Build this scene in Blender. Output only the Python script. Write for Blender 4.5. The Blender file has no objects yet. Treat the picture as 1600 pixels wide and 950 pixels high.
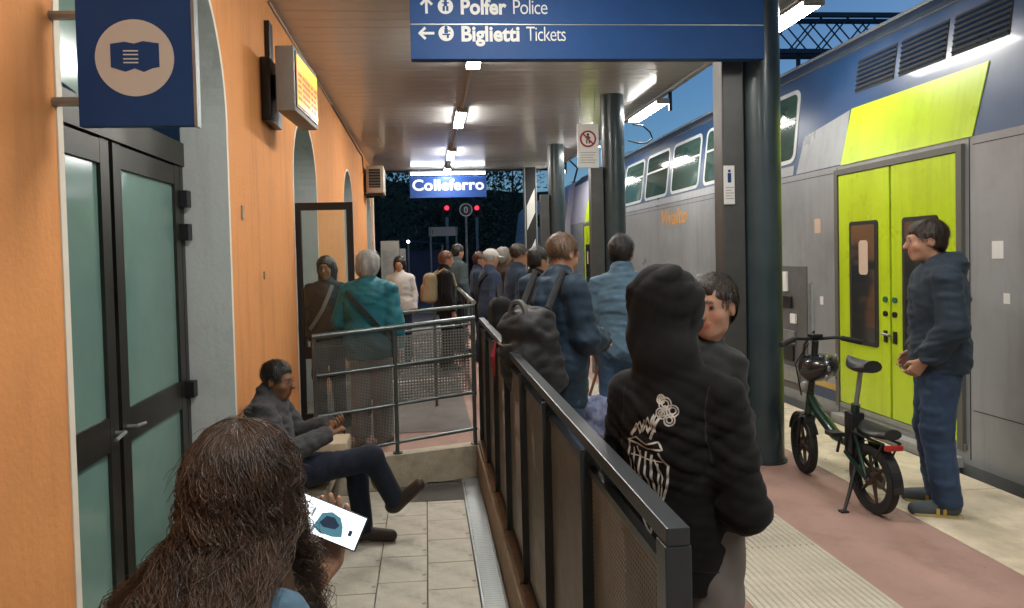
import bpy, bmesh, math, random
import numpy as np
from mathutils import Vector, Matrix
from mathutils.bvhtree import BVHTree

random.seed(7)
SC = bpy.context.scene
COL = SC.collection
R = math.radians

# ------------------------------------------------------------------ camera
CAM_H = 1.6
F_PX, IMG_W = 1050.0, 1600.0
cam_d = bpy.data.cameras.new('camera')
cam = bpy.data.objects.new('camera', cam_d)
COL.objects.link(cam)
cam.location = (0, 0, CAM_H)
rot = Matrix.Rotation(R(-4.5), 3, 'Z') @ Matrix.Rotation(R(90 - 1.5), 3, 'X') @ Matrix.Rotation(R(-1.4), 3, 'Z')
cam.rotation_euler = rot.to_euler()
cam_d.sensor_width = 36.0
cam_d.sensor_fit = 'HORIZONTAL'
cam_d.lens = F_PX / IMG_W * 36.0
cam_d.shift_x = 0.0323      # cropped picture: principal point lies off centre
cam_d.shift_y = -0.0291
cam_d.clip_start = 0.02
cam_d.clip_end = 2000
SC.camera = cam

# ------------------------------------------------------------------ sky, sun, exposure
w = bpy.data.worlds.new('World')
SC.world = w
w.use_nodes = True
nt = w.node_tree
bg = nt.nodes['Background']
sky = nt.nodes.new('ShaderNodeTexSky')
sky.sky_type = 'NISHITA'
sky.sun_disc = False
sky.sun_elevation = R(9)
sky.sun_rotation = R(60)
sky.air_density = 1.0
sky.dust_density = 0.3
sky.ozone_density = 5.0
nt.links.new(sky.outputs[0], bg.inputs[0])
bg.inputs[1].default_value = 0.10
sun_d = bpy.data.lights.new('sun', 'SUN')
sun_d.energy = 0.01
sun_d.angle = R(20)
sun_d.color = (0.8, 0.85, 1.0)
sun = bpy.data.objects.new('sun', sun_d)
sun.rotation_euler = (R(81), 0, R(-60 + 180))
COL.objects.link(sun)
SC.view_settings.view_transform = 'Standard'
SC.view_settings.look = 'None'
SC.view_settings.exposure = 0.0
SC.view_settings.gamma = 1.0
SC.view_settings.use_curve_mapping = False
SC.cycles.use_denoising = True
SC.cycles.use_adaptive_sampling = True
SC.cycles.adaptive_threshold = 0.02
SC.cycles.max_bounces = 7
SC.cycles.diffuse_bounces = 3
SC.cycles.glossy_bounces = 4
SC.cycles.transparent_max_bounces = 12
SC.cycles.sample_clamp_indirect = 6.0
SC.cycles.caustics_reflective = False
SC.cycles.caustics_refractive = False

# ------------------------------------------------------------------ materials
MATS = {}


def mat(name, col, rough=0.6, metal=0.0, var=0.0, vscale=6.0, bump=0.0, bscale=60.0, spec=0.5, col2=None,
        emit=None, estr=0.0, coat=0.0, sheen=0.0, stretch=(1, 1, 1), attr=False, rvar=0.0, dirt=0.0, dscale=2.0, spots=0.0, sscale=9.0, streak=0.0):
    if name in MATS:
        return MATS[name]
    m = bpy.data.materials.new(name)
    MATS[name] = m
    m.use_nodes = True
    t = m.node_tree
    b = t.nodes['Principled BSDF']
    b.inputs['Roughness'].default_value = rough
    b.inputs['Metallic'].default_value = metal
    b.inputs['Specular IOR Level'].default_value = spec
    b.inputs['Coat Weight'].default_value = coat
    b.inputs['Coat Roughness'].default_value = 0.08
    b.inputs['Sheen Weight'].default_value = sheen
    c4 = (col[0], col[1], col[2], 1)
    b.inputs['Base Color'].default_value = c4
    tc = t.nodes.new('ShaderNodeTexCoord')
    mp = t.nodes.new('ShaderNodeMapping')
    mp.inputs['Scale'].default_value = stretch
    t.links.new(tc.outputs['Object'], mp.inputs[0])
    src = None
    if attr:
        a = t.nodes.new('ShaderNodeAttribute')
        a.attribute_name = 'Col'
        src = a.outputs['Color']
    if var > 0 or col2:
        n = t.nodes.new('ShaderNodeTexNoise')
        n.inputs['Scale'].default_value = vscale
        n.inputs['Detail'].default_value = 5
        n.inputs['Roughness'].default_value = 0.62
        t.links.new(mp.outputs[0], n.inputs['Vector'])
        mx = t.nodes.new('ShaderNodeMix')
        mx.data_type = 'RGBA'
        r = t.nodes.new('ShaderNodeMapRange')
        r.inputs[1].default_value = 0.3
        r.inputs[2].default_value = 0.7
        t.links.new(n.outputs['Fac'], r.inputs[0])
        t.links.new(r.outputs[0], mx.inputs[0])
        c2 = col2 or tuple(x * (1 + var) for x in col)
        c1 = col if col2 else tuple(x * (1 - var) for x in col)
        if src is not None:
            mx.blend_type = 'MULTIPLY'
            t.links.new(src, mx.inputs[6])
            mx.inputs[7].default_value = (1 - var, 1 - var, 1 - var, 1)
        else:
            mx.inputs[6].default_value = (*c1, 1)
            mx.inputs[7].default_value = (*c2, 1)
        src = mx.outputs[2]
        if rvar > 0:
            rr = t.nodes.new('ShaderNodeMapRange')
            rr.inputs[1].default_value = 0.3
            rr.inputs[2].default_value = 0.7
            rr.inputs[3].default_value = max(0, rough - rvar)
            rr.inputs[4].default_value = min(1, rough + rvar)
            t.links.new(n.outputs['Fac'], rr.inputs[0])
            t.links.new(rr.outputs[0], b.inputs['Roughness'])
    if dirt > 0:
        n = t.nodes.new('ShaderNodeTexNoise')
        n.inputs['Scale'].default_value = dscale
        n.inputs['Detail'].default_value = 9
        n.inputs['Roughness'].default_value = 0.7
        t.links.new(tc.outputs['Object'], n.inputs['Vector'])
        r = t.nodes.new('ShaderNodeMapRange')
        r.inputs[1].default_value = 0.5
        r.inputs[2].default_value = 0.72
        r.inputs[4].default_value = dirt
        t.links.new(n.outputs['Fac'], r.inputs[0])
        mx = t.nodes.new('ShaderNodeMix')
        mx.data_type = 'RGBA'
        t.links.new(r.outputs[0], mx.inputs[0])
        if src is not None:
            t.links.new(src, mx.inputs[6])
        else:
            mx.inputs[6].default_value = c4
        mx.inputs[7].default_value = (col[0] * 0.35, col[1] * 0.33, col[2] * 0.3, 1)
        src = mx.outputs[2]
    if spots > 0:
        vo = t.nodes.new('ShaderNodeTexVoronoi')
        vo.inputs['Scale'].default_value = sscale
        t.links.new(tc.outputs['Object'], vo.inputs['Vector'])
        sp = t.nodes.new('ShaderNodeSeparateColor')
        t.links.new(vo.outputs['Color'], sp.inputs[0])
        th = t.nodes.new('ShaderNodeMath')
        th.operation = 'MULTIPLY'
        th.inputs[1].default_value = 0.16
        t.links.new(sp.outputs[0], th.inputs[0])
        lt = t.nodes.new('ShaderNodeMath')
        lt.operation = 'LESS_THAN'
        t.links.new(vo.outputs['Distance'], lt.inputs[0])
        t.links.new(th.outputs[0], lt.inputs[1])
        gt_ = t.nodes.new('ShaderNodeMath')
        gt_.operation = 'GREATER_THAN'
        gt_.inputs[1].default_value = 0.62
        t.links.new(sp.outputs[1], gt_.inputs[0])
        mu = t.nodes.new('ShaderNodeMath')
        mu.operation = 'MULTIPLY'
        t.links.new(lt.outputs[0], mu.inputs[0])
        t.links.new(gt_.outputs[0], mu.inputs[1])
        mu2 = t.nodes.new('ShaderNodeMath')
        mu2.operation = 'MULTIPLY'
        mu2.inputs[1].default_value = spots
        t.links.new(mu.outputs[0], mu2.inputs[0])
        mx = t.nodes.new('ShaderNodeMix')
        mx.data_type = 'RGBA'
        t.links.new(mu2.outputs[0], mx.inputs[0])
        if src is not None:
            t.links.new(src, mx.inputs[6])
        else:
            mx.inputs[6].default_value = c4
        mx.inputs[7].default_value = (col[0] * .25, col[1] * .25, col[2] * .25, 1)
        src = mx.outputs[2]
    if streak > 0:
        n = t.nodes.new('ShaderNodeTexNoise')
        n.inputs['Scale'].default_value = 3.0
        n.inputs['Detail'].default_value = 8
        n.inputs['Roughness'].default_value = 0.65
        m2 = t.nodes.new('ShaderNodeMapping')
        m2.inputs['Scale'].default_value = (3.5, 3.5, 0.22)
        t.links.new(tc.outputs['Object'], m2.inputs[0])
        t.links.new(m2.outputs[0], n.inputs['Vector'])
        r = t.nodes.new('ShaderNodeMapRange')
        r.inputs[1].default_value = 0.5
        r.inputs[2].default_value = 0.75
        r.inputs[4].default_value = streak
        t.links.new(n.outputs['Fac'], r.inputs[0])
        mx = t.nodes.new('ShaderNodeMix')
        mx.data_type = 'RGBA'
        t.links.new(r.outputs[0], mx.inputs[0])
        if src is not None:
            t.links.new(src, mx.inputs[6])
        else:
            mx.inputs[6].default_value = c4
        mx.inputs[7].default_value = (col[0] * .45, col[1] * .42, col[2] * .4, 1)
        src = mx.outputs[2]
    if src is not None:
        t.links.new(src, b.inputs['Base Color'])
    if bump > 0:
        n = t.nodes.new('ShaderNodeTexNoise')
        n.inputs['Scale'].default_value = bscale
        n.inputs['Detail'].default_value = 4
        t.links.new(mp.outputs[0], n.inputs['Vector'])
        bn = t.nodes.new('ShaderNodeBump')
        bn.inputs['Strength'].default_value = bump
        bn.inputs['Distance'].default_value = 0.01
        t.links.new(n.outputs['Fac'], bn.inputs['Height'])
        t.links.new(bn.outputs[0], b.inputs['Normal'])
    if emit:
        b.inputs['Emission Color'].default_value = (*emit, 1)
        b.inputs['Emission Strength'].default_value = estr
    return m


def perforated(name, col, pitch, hole, axes='YZ', rough=0.5, metal=0.3):
    """sheet metal with a staggered grid of punched holes that are really open"""
    m = mat(name, col, rough, metal, var=0.25, vscale=3, dirt=0.5, dscale=4)
    t = m.node_tree
    b = t.nodes['Principled BSDF']
    out = t.nodes['Material Output']
    tc = t.nodes.new('ShaderNodeTexCoord')
    sx = t.nodes.new('ShaderNodeSeparateXYZ')
    t.links.new(tc.outputs['Object'], sx.inputs[0])

    def M(op, a, bb=None):
        n = t.nodes.new('ShaderNodeMath')
        n.operation = op
        for i, v in enumerate((a, bb)):
            if v is None:
                continue
            if isinstance(v, (int, float)):
                n.inputs[i].default_value = v
            else:
                t.links.new(v, n.inputs[i])
        return n.outputs[0]
    u = M('MULTIPLY', sx.outputs[axes[0]], math.pi / pitch)
    v = M('MULTIPLY', sx.outputs[axes[1]], math.pi / pitch)
    s = M('MULTIPLY', M('SINE', u), M('SINE', v))
    h = M('GREATER_THAN', M('ABSOLUTE', s), hole)
    tr = t.nodes.new('ShaderNodeBsdfTransparent')
    mx = t.nodes.new('ShaderNodeMixShader')
    t.links.new(h, mx.inputs[0])
    t.links.new(b.outputs[0], mx.inputs[1])
    t.links.new(tr.outputs[0], mx.inputs[2])
    t.links.new(mx.outputs[0], out.inputs[0])
    return m


def glass_mat(name, col, rough=0.05, alpha=0.35):
    m = bpy.data.materials.new(name)
    MATS[name] = m
    m.use_nodes = True
    t = m.node_tree
    t.nodes.remove(t.nodes['Principled BSDF'])
    out = t.nodes['Material Output']
    tr = t.nodes.new('ShaderNodeBsdfTransparent')
    tr.inputs[0].default_value = (*[1 - alpha * (1 - c) for c in col], 1)
    gl = t.nodes.new('ShaderNodeBsdfGlossy')
    gl.inputs['Roughness'].default_value = rough
    fr = t.nodes.new('ShaderNodeFresnel')
    fr.inputs[0].default_value = 1.5
    mx = t.nodes.new('ShaderNodeMixShader')
    t.links.new(fr.outputs[0], mx.inputs[0])
    t.links.new(tr.outputs[0], mx.inputs[1])
    t.links.new(gl.outputs[0], mx.inputs[2])
    t.links.new(mx.outputs[0], out.inputs[0])
    return m


# ------------------------------------------------------------------ mesh helpers
class MB:
    """collects shapes into one mesh"""

    def __init__(s):
        s.v, s.f = [], []

    def add(s, vs, fs):
        o = len(s.v)
        s.v += [tuple(p) for p in vs]
        s.f += [tuple(i + o for i in f) for f in fs]
        return s

    def box(s, lo, hi, c=0.0, M=None):
        (x0, y0, z0), (x1, y1, z1) = lo, hi
        if c <= 0:
            vs = [(x, y, z) for z in (z0, z1) for y in (y0, y1) for x in (x0, x1)]
            fs = [(0, 2, 3, 1), (4, 5, 7, 6), (0, 1, 5, 4), (2, 6, 7, 3), (0, 4, 6, 2), (1, 3, 7, 5)]
        else:
            bm = bmesh.new()
            bmesh.ops.create_cube(bm, size=1)
            for v in bm.verts:
                v.co = Vector(((x0 + x1) / 2 + v.co.x * (x1 - x0), (y0 + y1) / 2 + v.co.y * (y1 - y0), (z0 + z1) / 2 + v.co.z * (z1 - z0)))
            bmesh.ops.bevel(bm, geom=bm.edges[:], offset=c, segments=2, affect='EDGES', profile=0.6)
            bm.verts.index_update()
            vs = [v.co.copy() for v in bm.verts]
            fs = [[v.index for v in f.verts] for f in bm.faces]
            bm.free()
        if M is not None:
            vs = [M @ Vector(p) for p in vs]
        return s.add(vs, fs)

    def tube(s, pts, r, n=10, cap=True):
        pts = [Vector(p) for p in pts]
        rs = r if isinstance(r, (list, tuple)) else [r] * len(pts)
        base = len(s.v)
        up = None
        for i, p in enumerate(pts):
            d = (pts[min(i + 1, len(pts) - 1)] - pts[max(i - 1, 0)]).normalized()
            if up is None:
                a = Vector((0, 0, 1)) if abs(d.z) < 0.9 else Vector((1, 0, 0))
                up = (a - d * a.dot(d)).normalized()
            else:
                up = (up - d * up.dot(d))
                up = up.normalized() if up.length > 1e-6 else Vector((1, 0, 0))
            q = d.cross(up)
            for k in range(n):
                a = 2 * math.pi * k / n
                s.v.append(tuple(p + (up * math.cos(a) + q * math.sin(a)) * rs[i]))
        for i in range(len(pts) - 1):
            for k in range(n):
                a, b = base + i * n + k, base + i * n + (k + 1) % n
                s.f.append((a, b, b + n, a + n))
        if cap:
            s.f.append(tuple(base + k for k in range(n))[::-1])
            s.f.append(tuple(base + (len(pts) - 1) * n + k for k in range(n)))
        return s

    def prism(s, poly, a, b, axis='X'):
        """polygon in the two other axes, swept from a to b along axis"""
        n = len(poly)

        def P(t, p):
            return (t, p[0], p[1]) if axis == 'X' else ((p[0], t, p[1]) if axis == 'Y' else (p[0], p[1], t))
        vs = [P(a, p) for p in poly] + [P(b, p) for p in poly]
        fs = [tuple(range(n))[::-1], tuple(range(n, 2 * n))] + [(i, (i + 1) % n, n + (i + 1) % n, n + i) for i in range(n)]
        return s.add(vs, fs)

    def ring(s, c, ro, ri, wdt, n=32, axis='X'):
        """flat ring (tyre or rim) round an axis"""
        b = len(s.v)
        for k in range(n):
            a = 2 * math.pi * k / n
            for rr, ww in ((ro, wdt * .35), (ro - .004, wdt * .5), (ri, wdt * .5), (ri, -wdt * .5), (ro - .004, -wdt * .5), (ro, -wdt * .35)):
                p = (ww, rr * math.cos(a), rr * math.sin(a))
                if axis == 'Y':
                    p = (p[1], p[0], p[2])
                s.v.append((c[0] + p[0], c[1] + p[1], c[2] + p[2]))
        for k in range(n):
            for j in range(6):
                s.f.append((b + k * 6 + j, b + k * 6 + (j + 1) % 6, b + ((k + 1) % n) * 6 + (j + 1) % 6, b + ((k + 1) % n) * 6 + j))
        return s

    def ball(s, c, r, nu=14, nv=10, M=None):
        rr = r if isinstance(r, (tuple, list)) else (r, r, r)
        vs, fs = [], []
        for j in range(nv + 1):
            th = math.pi * j / nv
            for i in range(nu):
                ph = 2 * math.pi * i / nu
                p = Vector((rr[0] * math.sin(th) * math.cos(ph), rr[1] * math.sin(th) * math.sin(ph), rr[2] * math.cos(th)))
                if M is not None:
                    p = M @ p
                vs.append(p + Vector(c))
        for j in range(nv):
            for i in range(nu):
                fs.append((j * nu + i, (j + 1) * nu + i, (j + 1) * nu + (i + 1) % nu, j * nu + (i + 1) % nu))
        return s.add(vs, fs)

    def mesh(s, name, m, smooth=False):
        me = bpy.data.meshes.new(name)
        me.from_pydata(s.v, [], s.f)
        bm = bmesh.new()
        bm.from_mesh(me)
        bmesh.ops.recalc_face_normals(bm, faces=bm.faces[:])
        bm.to_mesh(me)
        bm.free()
        if m:
            me.materials.append(m)
        if smooth:
            me.shade_smooth()
            try:
                me.set_sharp_from_angle(angle=R(40))
            except Exception:
                pass
        return me

    def obj(s, name, m, parent=None, smooth=False):
        return link(name, s.mesh(name, m, smooth), parent)


def link(name, me, parent=None, loc=None):
    o = bpy.data.objects.new(name, me)
    COL.objects.link(o)
    if parent is not None:
        o.parent = parent
    if loc is not None:
        o.location = loc
    return o


def tag(o, label, cat, group=None):
    o['label'] = label
    o['category'] = cat
    if group:
        o['group'] = group
    return o


def thing(name, label, cat, loc=(0, 0, 0), rz=0.0, group=None):
    o = bpy.data.objects.new(name, None)
    o.empty_display_size = 0.1
    COL.objects.link(o)
    o.location = loc
    o.rotation_euler = (0, 0, rz)
    return tag(o, label, cat, group)


def struct(o, kind='structure'):
    o['kind'] = kind
    return o


def box(name, lo, hi, m, parent=None, c=0.0):
    return MB().box(lo, hi, c).obj(name, m, parent, smooth=c > 0)


# text is turned to mesh at once, while the scene is still nearly empty
TEXT = {}


def make_text(key, body, size, offset=0.0, shear=0.0, spacing=1.0, align='LEFT'):
    cu = bpy.data.curves.new('t', 'FONT')
    cu.body = body
    cu.size = size
    cu.offset = offset
    cu.shear = shear
    cu.space_character = spacing
    cu.align_x = align
    cu.extrude = 0.001
    cu.resolution_u = 4
    o = bpy.data.objects.new('t', cu)
    COL.objects.link(o)
    bpy.context.view_layer.update()
    dg = bpy.context.evaluated_depsgraph_get()
    TEXT[key] = bpy.data.meshes.new_from_object(o.evaluated_get(dg))
    bpy.data.objects.remove(o)
    bpy.data.curves.remove(cu)


make_text('polfer', 'Polfer', 0.142, 0.0045)
make_text('police', 'Police', 0.142, -0.001, spacing=0.9)
make_text('biglietti', 'Biglietti', 0.142, 0.0045)
make_text('tickets', 'Tickets', 0.142, -0.001, spacing=0.9)
make_text('colleferro', 'Colleferro', 0.36, 0.009, spacing=1.03, align='CENTER')
make_text('logo', 'Vivalto', 0.34, 0.004, shear=0.25)
make_text('zero', '0', 0.26, 0.004, align='CENTER')
make_text('yea', 'yea.', 0.045, 0.001)
make_text('one', '1', 0.2, 0.002)


def place_text(name, key, m, loc, rotm, parent, sx=1.0):
    me = TEXT[key].copy()
    me.materials.clear()
    me.materials.append(m)
    o = link(name, me, parent)
    o.matrix_local = Matrix.Translation(loc) @ rotm.to_4x4() @ Matrix.Diagonal((sx, 1, 1, 1))
    return o


FACE_CAM = Matrix.Rotation(R(90), 3, 'X')                      # text that faces -Y
FACE_LEFT = Matrix.Rotation(R(-90), 3, 'Z') @ Matrix.Rotation(R(90), 3, 'X')   # text that faces -X

# ------------------------------------------------------------------ palette
m_orange = mat('orange_plaster', (0.66, 0.27, 0.085), 0.85, var=0.12, vscale=1.6, bump=0.3, bscale=45, dirt=0.3, dscale=1.6, streak=0.35)
m_reveal = mat('white_reveal_paint', (0.50, 0.52, 0.51), 0.8, var=0.06, vscale=2, bump=0.15, bscale=40, dirt=0.3, dscale=2.2, streak=0.35)
m_trim = mat('cream_trim_paint', (0.66, 0.60, 0.50), 0.7, var=0.08, vscale=5)
m_ceil = mat('ceiling_slat_metal', (0.46, 0.45, 0.445), 0.19, 0.12, var=0.10, vscale=1.1, rvar=0.05, bump=0.05, bscale=6)
m_dark = mat('anthracite_paint', (0.035, 0.042, 0.047), 0.32, 0.2, var=0.2, vscale=4, dirt=0.2)
m_col = mat('column_blue_green_paint', (0.032, 0.050, 0.056), 0.36, 0.1, var=0.25, vscale=3, rvar=0.08, coat=0.1, dirt=0.2)
m_black = mat('black_metal', (0.012, 0.012, 0.013), 0.4, 0.1)
m_bronze = mat('bronze_door_metal', (0.045, 0.042, 0.036), 0.35, 0.6, var=0.2, vscale=5)
m_doorglass = mat('frosted_green_glass', (0.13, 0.22, 0.19), 0.13, 0.0, var=0.15, vscale=1.2, spec=0.6)
m_signblue = mat('sign_blue', (0.008, 0.048, 0.165), 0.6, var=0.08, spec=0.3)
m_signwhite = mat('sign_white', (0.62, 0.63, 0.6), 0.7, spec=0.2)
m_white = mat('white_paint', (0.7, 0.7, 0.68), 0.5, var=0.05)
m_grey = mat('grey_plastic', (0.32, 0.31, 0.29), 0.5, var=0.08)
m_tile = mat('stone_tile', (0.47, 0.44, 0.37), 0.7, var=0.16, vscale=7, bump=0.3, bscale=70, dirt=0.6, dscale=5, rvar=0.12, spots=0.55, sscale=11)
m_grout = mat('grout', (0.10, 0.09, 0.08), 0.9, var=0.2)
m_kerb = mat('tan_kerb_stone', (0.32, 0.24, 0.16), 0.7, var=0.22, vscale=9, bump=0.4, bscale=50, dirt=0.4, dscale=6)
m_red = mat('red_brown_paving', (0.355, 0.218, 0.178), 0.72, var=0.16, vscale=2.3, bump=0.6, bscale=150, dirt=0.45, dscale=2.2, rvar=0.14, spots=0.6, sscale=8)
m_cream = mat('cream_platform_edge', (0.62, 0.53, 0.385), 0.7, var=0.18, vscale=5, bump=0.3, bscale=90, dirt=0.5, dscale=3, spots=0.6, sscale=7)
m_tact = mat('cream_tactile_tile', (0.50, 0.455, 0.365), 0.7, var=0.14, vscale=8, bump=0.2, bscale=90, dirt=0.55, dscale=3.5, spots=0.5, sscale=9)
m_asph = mat('dark_asphalt', (0.055, 0.052, 0.05), 0.85, var=0.25, vscale=9, bump=0.5, bscale=120)
m_ballast = mat('ballast', (0.06, 0.055, 0.05), 0.9, var=0.5, vscale=40, bump=1.0, bscale=60)
m_lime = mat('lime_train_paint', (0.46, 0.63, 0.012), 0.32, var=0.06, vscale=1.5, coat=0.3, dirt=0.22, dscale=2.5, streak=0.3, rvar=0.08)
m_tgrey = mat('grey_train_paint', (0.275, 0.29, 0.30), 0.35, 0.1, var=0.09, vscale=1.2, coat=0.2, dirt=0.3, dscale=1.6, rvar=0.10, streak=0.4)
m_tblue = mat('blue_train_paint', (0.011, 0.042, 0.115), 0.36, var=0.12, vscale=1.4, coat=0.2, dirt=0.3, streak=0.35, rvar=0.1)
m_troof = mat('dark_train_roof', (0.05, 0.065, 0.085), 0.5, 0.2, var=0.2)
m_twin = mat('train_window_glass', (0.035, 0.075, 0.062), 0.06, 0.0, spec=0.9, coat=0.6)
m_tgap = mat('black_underframe', (0.008, 0.008, 0.008), 0.8)
m_rubber = mat('black_rubber', (0.012, 0.012, 0.012), 0.75, bump=0.2, bscale=80)
m_steel = mat('galvanised_steel', (0.30, 0.32, 0.32), 0.4, 0.7, var=0.15, vscale=9)
m_rail = mat('painted_handrail', (0.10, 0.12, 0.12), 0.3, 0.6, var=0.2)
m_lamp = mat('lamp_diffuser', (0.9, 0.9, 0.88), 0.5, emit=(1.0, 0.975, 0.92), estr=66.0)
m_lamp2 = mat('walkway_lamp_diffuser', (0.9, 0.9, 0.88), 0.5, emit=(1.0, 0.975, 0.91), estr=135.0)
m_perf = perforated('perforated_fence_sheet', (0.25, 0.232, 0.198), 0.0135, 0.56)
m_mesh = perforated('punched_mesh_panel', (0.19, 0.195, 0.185), 0.024, 0.62, 'XZ')
m_screenmesh = perforated('fine_screen_mesh', (0.10, 0.10, 0.093), 0.012, 0.50, 'XZ')

# ------------------------------------------------------------------ setting: ground, track, platform, lower walkway
WX = -1.2        # face of the station wall
LOW = -0.23      # lower walkway along the building
FX = 0.45        # fence line
CZ = 3.70        # underside of the canopy


def lowedge(x):   # slanting far end of the lower walkway
    return 5.50 + 0.27 * x


struct(MB().add([(-300, -60, -0.95), (300, -60, -0.95), (300, 600, -0.95), (-300, 600, -0.95)], [(0, 1, 2, 3)]).obj('ground', m_ballast))
tb = struct(box('track_bed', (3.75, -20, -0.9), (12, 80, -0.78), m_ballast))
for x in (4.55, 5.98, 8.6, 10.03):
    MB().box((x - .035, -20, -0.77), (x + .035, 80, -0.62)).obj('rail', m_steel, tb)

pm = MB()
ex = 3.69
pm.add([(FX - .05, -8, 0), (2.83, -8, 0), (2.83, 80, 0), (FX - .05, 80, 0)], [(0, 1, 2, 3)])
pm.add([(-3.5, lowedge(-3.5) + .12, 0), (FX - .05, lowedge(FX) + .12, 0), (FX - .05, 80, 0), (-3.5, 80, 0)], [(0, 1, 2, 3)])
plat = struct(pm.obj('platform', m_red))
# cream edging stones, one by one
y = -3.0
k = 0
while y < 26:
    L = 1.18
    MB().box((2.834, y + .004, -0.22), (ex, y + L - .004, 0.004), 0.006).obj('edge_stone', m_cream, plat)
    y += L
box('edge_stone', (2.834, 26, -.22), (ex, 80, 0.004), m_cream, plat)
box('platform_face', (3.3, -8, -0.95), (3.62, 80, -0.225), m_asph, plat)
# ribbed tactile strip
tx0, tx1 = 1.42, 2.06
box('tactile_base', (tx0, -3, 0.0005), (tx1, 22, 0.006), m_tact, plat)
ribme = MB().prism([(-.011, 0), (.011, 0), (.007, .006), (-.007, .006)], -3, 22, 'Y').mesh('tactile_rib', m_tact)
nr = 19
for i in range(nr):
    link('tactile_rib', ribme, plat, (tx0 + .018 + i * (tx1 - tx0 - .036) / (nr - 1), 0, 0.006))
# pale cross strips in the far paving
for yy in (8.6, 10.4, 12.4, 16.0, 19.5, 24.5, 29, 38):
    box('paving_strip', (-2.6, yy, 0.002), (FX - .1, yy + .16 + yy * .01, 0.010), mat('pale_paving_strip', (.30, .275, .24), .7, var=.15, dirt=.5, dscale=4), plat)
box('paving_dark_area', (-2.9, 6.15, 0.001), (FX - .06, 60, 0.0055), mat('grey_paving', (.13, .118, .108), .75, var=.2, vscale=4, bump=.4, bscale=110, dirt=.4, dscale=3), plat)

# lower walkway: bed + individual stone tiles
lw = MB()
lw.add([(-1.7, -6, LOW - .02), (.40, -6, LOW - .02), (.40, lowedge(.40), LOW - .02), (-1.7, lowedge(-1.7), LOW - .02)], [(0, 1, 2, 3)])
low = struct(lw.obj('lower_walkway', m_grout))
TW, TL = 0.282, 0.325
tme = [MB().box((0.003, 0.003, -.02), (TW - .003, TL - .003, 0), 0.003).mesh('floor_tile', m_tile) for _ in range(1)]
gx0, gx1, gy0, gy1 = -0.075, 0.27, 5.03, 5.42
for i in range(6):
    x = .245 - (i + 1) * TW
    off = 0.0 if i % 2 == 0 else .11
    y = -1.2 + off
    while y < 5.6:
        if y + TL < lowedge(x) - .02 and not (x + TW > gx0 + .02 and y + TL > gy0 + .03 and x < gx1 and y < gy1):
            o = link('floor_tile', tme[0], low, (x, y, LOW + random.uniform(-.0015, .0015)))
        elif y < lowedge(x) - .05:
            y1 = min(y + TL, lowedge(x) - .02)
            if x + TW > gx0 + .02 and x < gx1 and y1 > gy0:
                y1 = min(y1, gy0 - .004)
            if y1 - y > .05:
                MB().box((x + .003, y + .003, LOW - .02), (x + TW - .003, y1 - .003, LOW), .003).obj('floor_tile', m_tile, low)
            if x + TW > gx0 + .02 and y < gy1 and lowedge(x) - gy1 > .06:
                MB().box((x + .003, gy1 + .005, LOW - .02), (x + TW - .003, lowedge(x) - .03, LOW), .003).obj('floor_tile', m_tile, low)
        y += TL
# cast drain grating across the tiles and slotted channel along the kerb
gr = tag(MB().box((gx0, gy0, LOW - .018), (gx1, gy1, LOW + .001), .002).obj('drain_grating', perforated('cast_grating', (.09, .085, .075), .02, .72, 'XY', .6)),
         'square dark drain grating set in the tiles before the cross railing', 'grating')
ch = thing('drain_channel', 'slotted metal drain channel running along the kerb of the lower walkway', 'drain', (0, 0, LOW))
box('channel_frame', (.25, -1, -.02), (.262, 5.5, .002), m_steel, ch)
box('channel_frame', (.375, -1, -.02), (.387, 5.5, .002), m_steel, ch)
slot = MB().box((.264, 0, -.018), (.373, .022, .0), .001).mesh('grate_bar', m_steel)
for i in range(160):
    link('grate_bar', slot, ch, (0, 1.6 + i * .0245, 0))
# kerbs
kb = struct(MB().box((.390, -6, LOW - .05), (.50, lowedge(.40) + .1, 0.012), .012).obj('kerb', m_kerb))
kc = MB()
a, b2 = (-1.2, lowedge(-1.2)), (.389, lowedge(.389))
kc.add([(a[0], a[1], LOW - .05), (b2[0], b2[1], LOW - .05), (b2[0], b2[1], .012), (a[0], a[1], .012),
        (a[0], a[1] + .13, LOW - .05), (b2[0], b2[1] + .13, LOW - .05), (b2[0], b2[1] + .13, .012), (a[0], a[1] + .13, .012)],
       [(0, 1, 2, 3), (3, 2, 6, 7), (4, 7, 6, 5), (0, 3, 7, 4), (1, 5, 6, 2)])
struct(kc.obj('kerb_cross', mat('pale_kerb_stone', (.42, .37, .28), .7, var=.2, vscale=8, bump=.3, bscale=60, dirt=.35, dscale=5)))

# ------------------------------------------------------------------ station building
ARCH = [(3.30, .94, 2.45), (7.00, .655, 2.36), (10.83, .62, 2.38), (14.70, .62, 2.38), (-0.6, .94, 2.45)]
YE = 16.2
bld = thing('station_building', 'orange plastered station building with white arched doorways along the walkway', 'building', (0, 0, 0))
wm = MB()
edges = sorted((yc - r, yc + r, yc, r, sp) for yc, r, sp in ARCH)
ycur = -6.0
ZB, ZT = -0.3, 4.6
for y0, y1, yc, r, sp in edges:
    wm.add([(WX, ycur, ZB), (WX, y0, ZB), (WX, y0, ZT), (WX, ycur, ZT)], [(0, 1, 2, 3)])
    n = 28
    prev = None
    for i in range(n + 1):
        t = math.pi * (1 - i / n)
        yy, zz = yc + r * math.cos(t), sp + r * math.sin(t)
        if prev:
            wm.add([(WX, prev[0], prev[1]), (WX, yy, zz), (WX, yy, ZT), (WX, prev[0], ZT)], [(0, 1, 2, 3)])
        prev = (yy, zz)
    ycur = y1
wm.add([(WX, ycur, ZB), (WX, YE, ZB), (WX, YE, ZT), (WX, ycur, ZT)], [(0, 1, 2, 3)])
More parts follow.
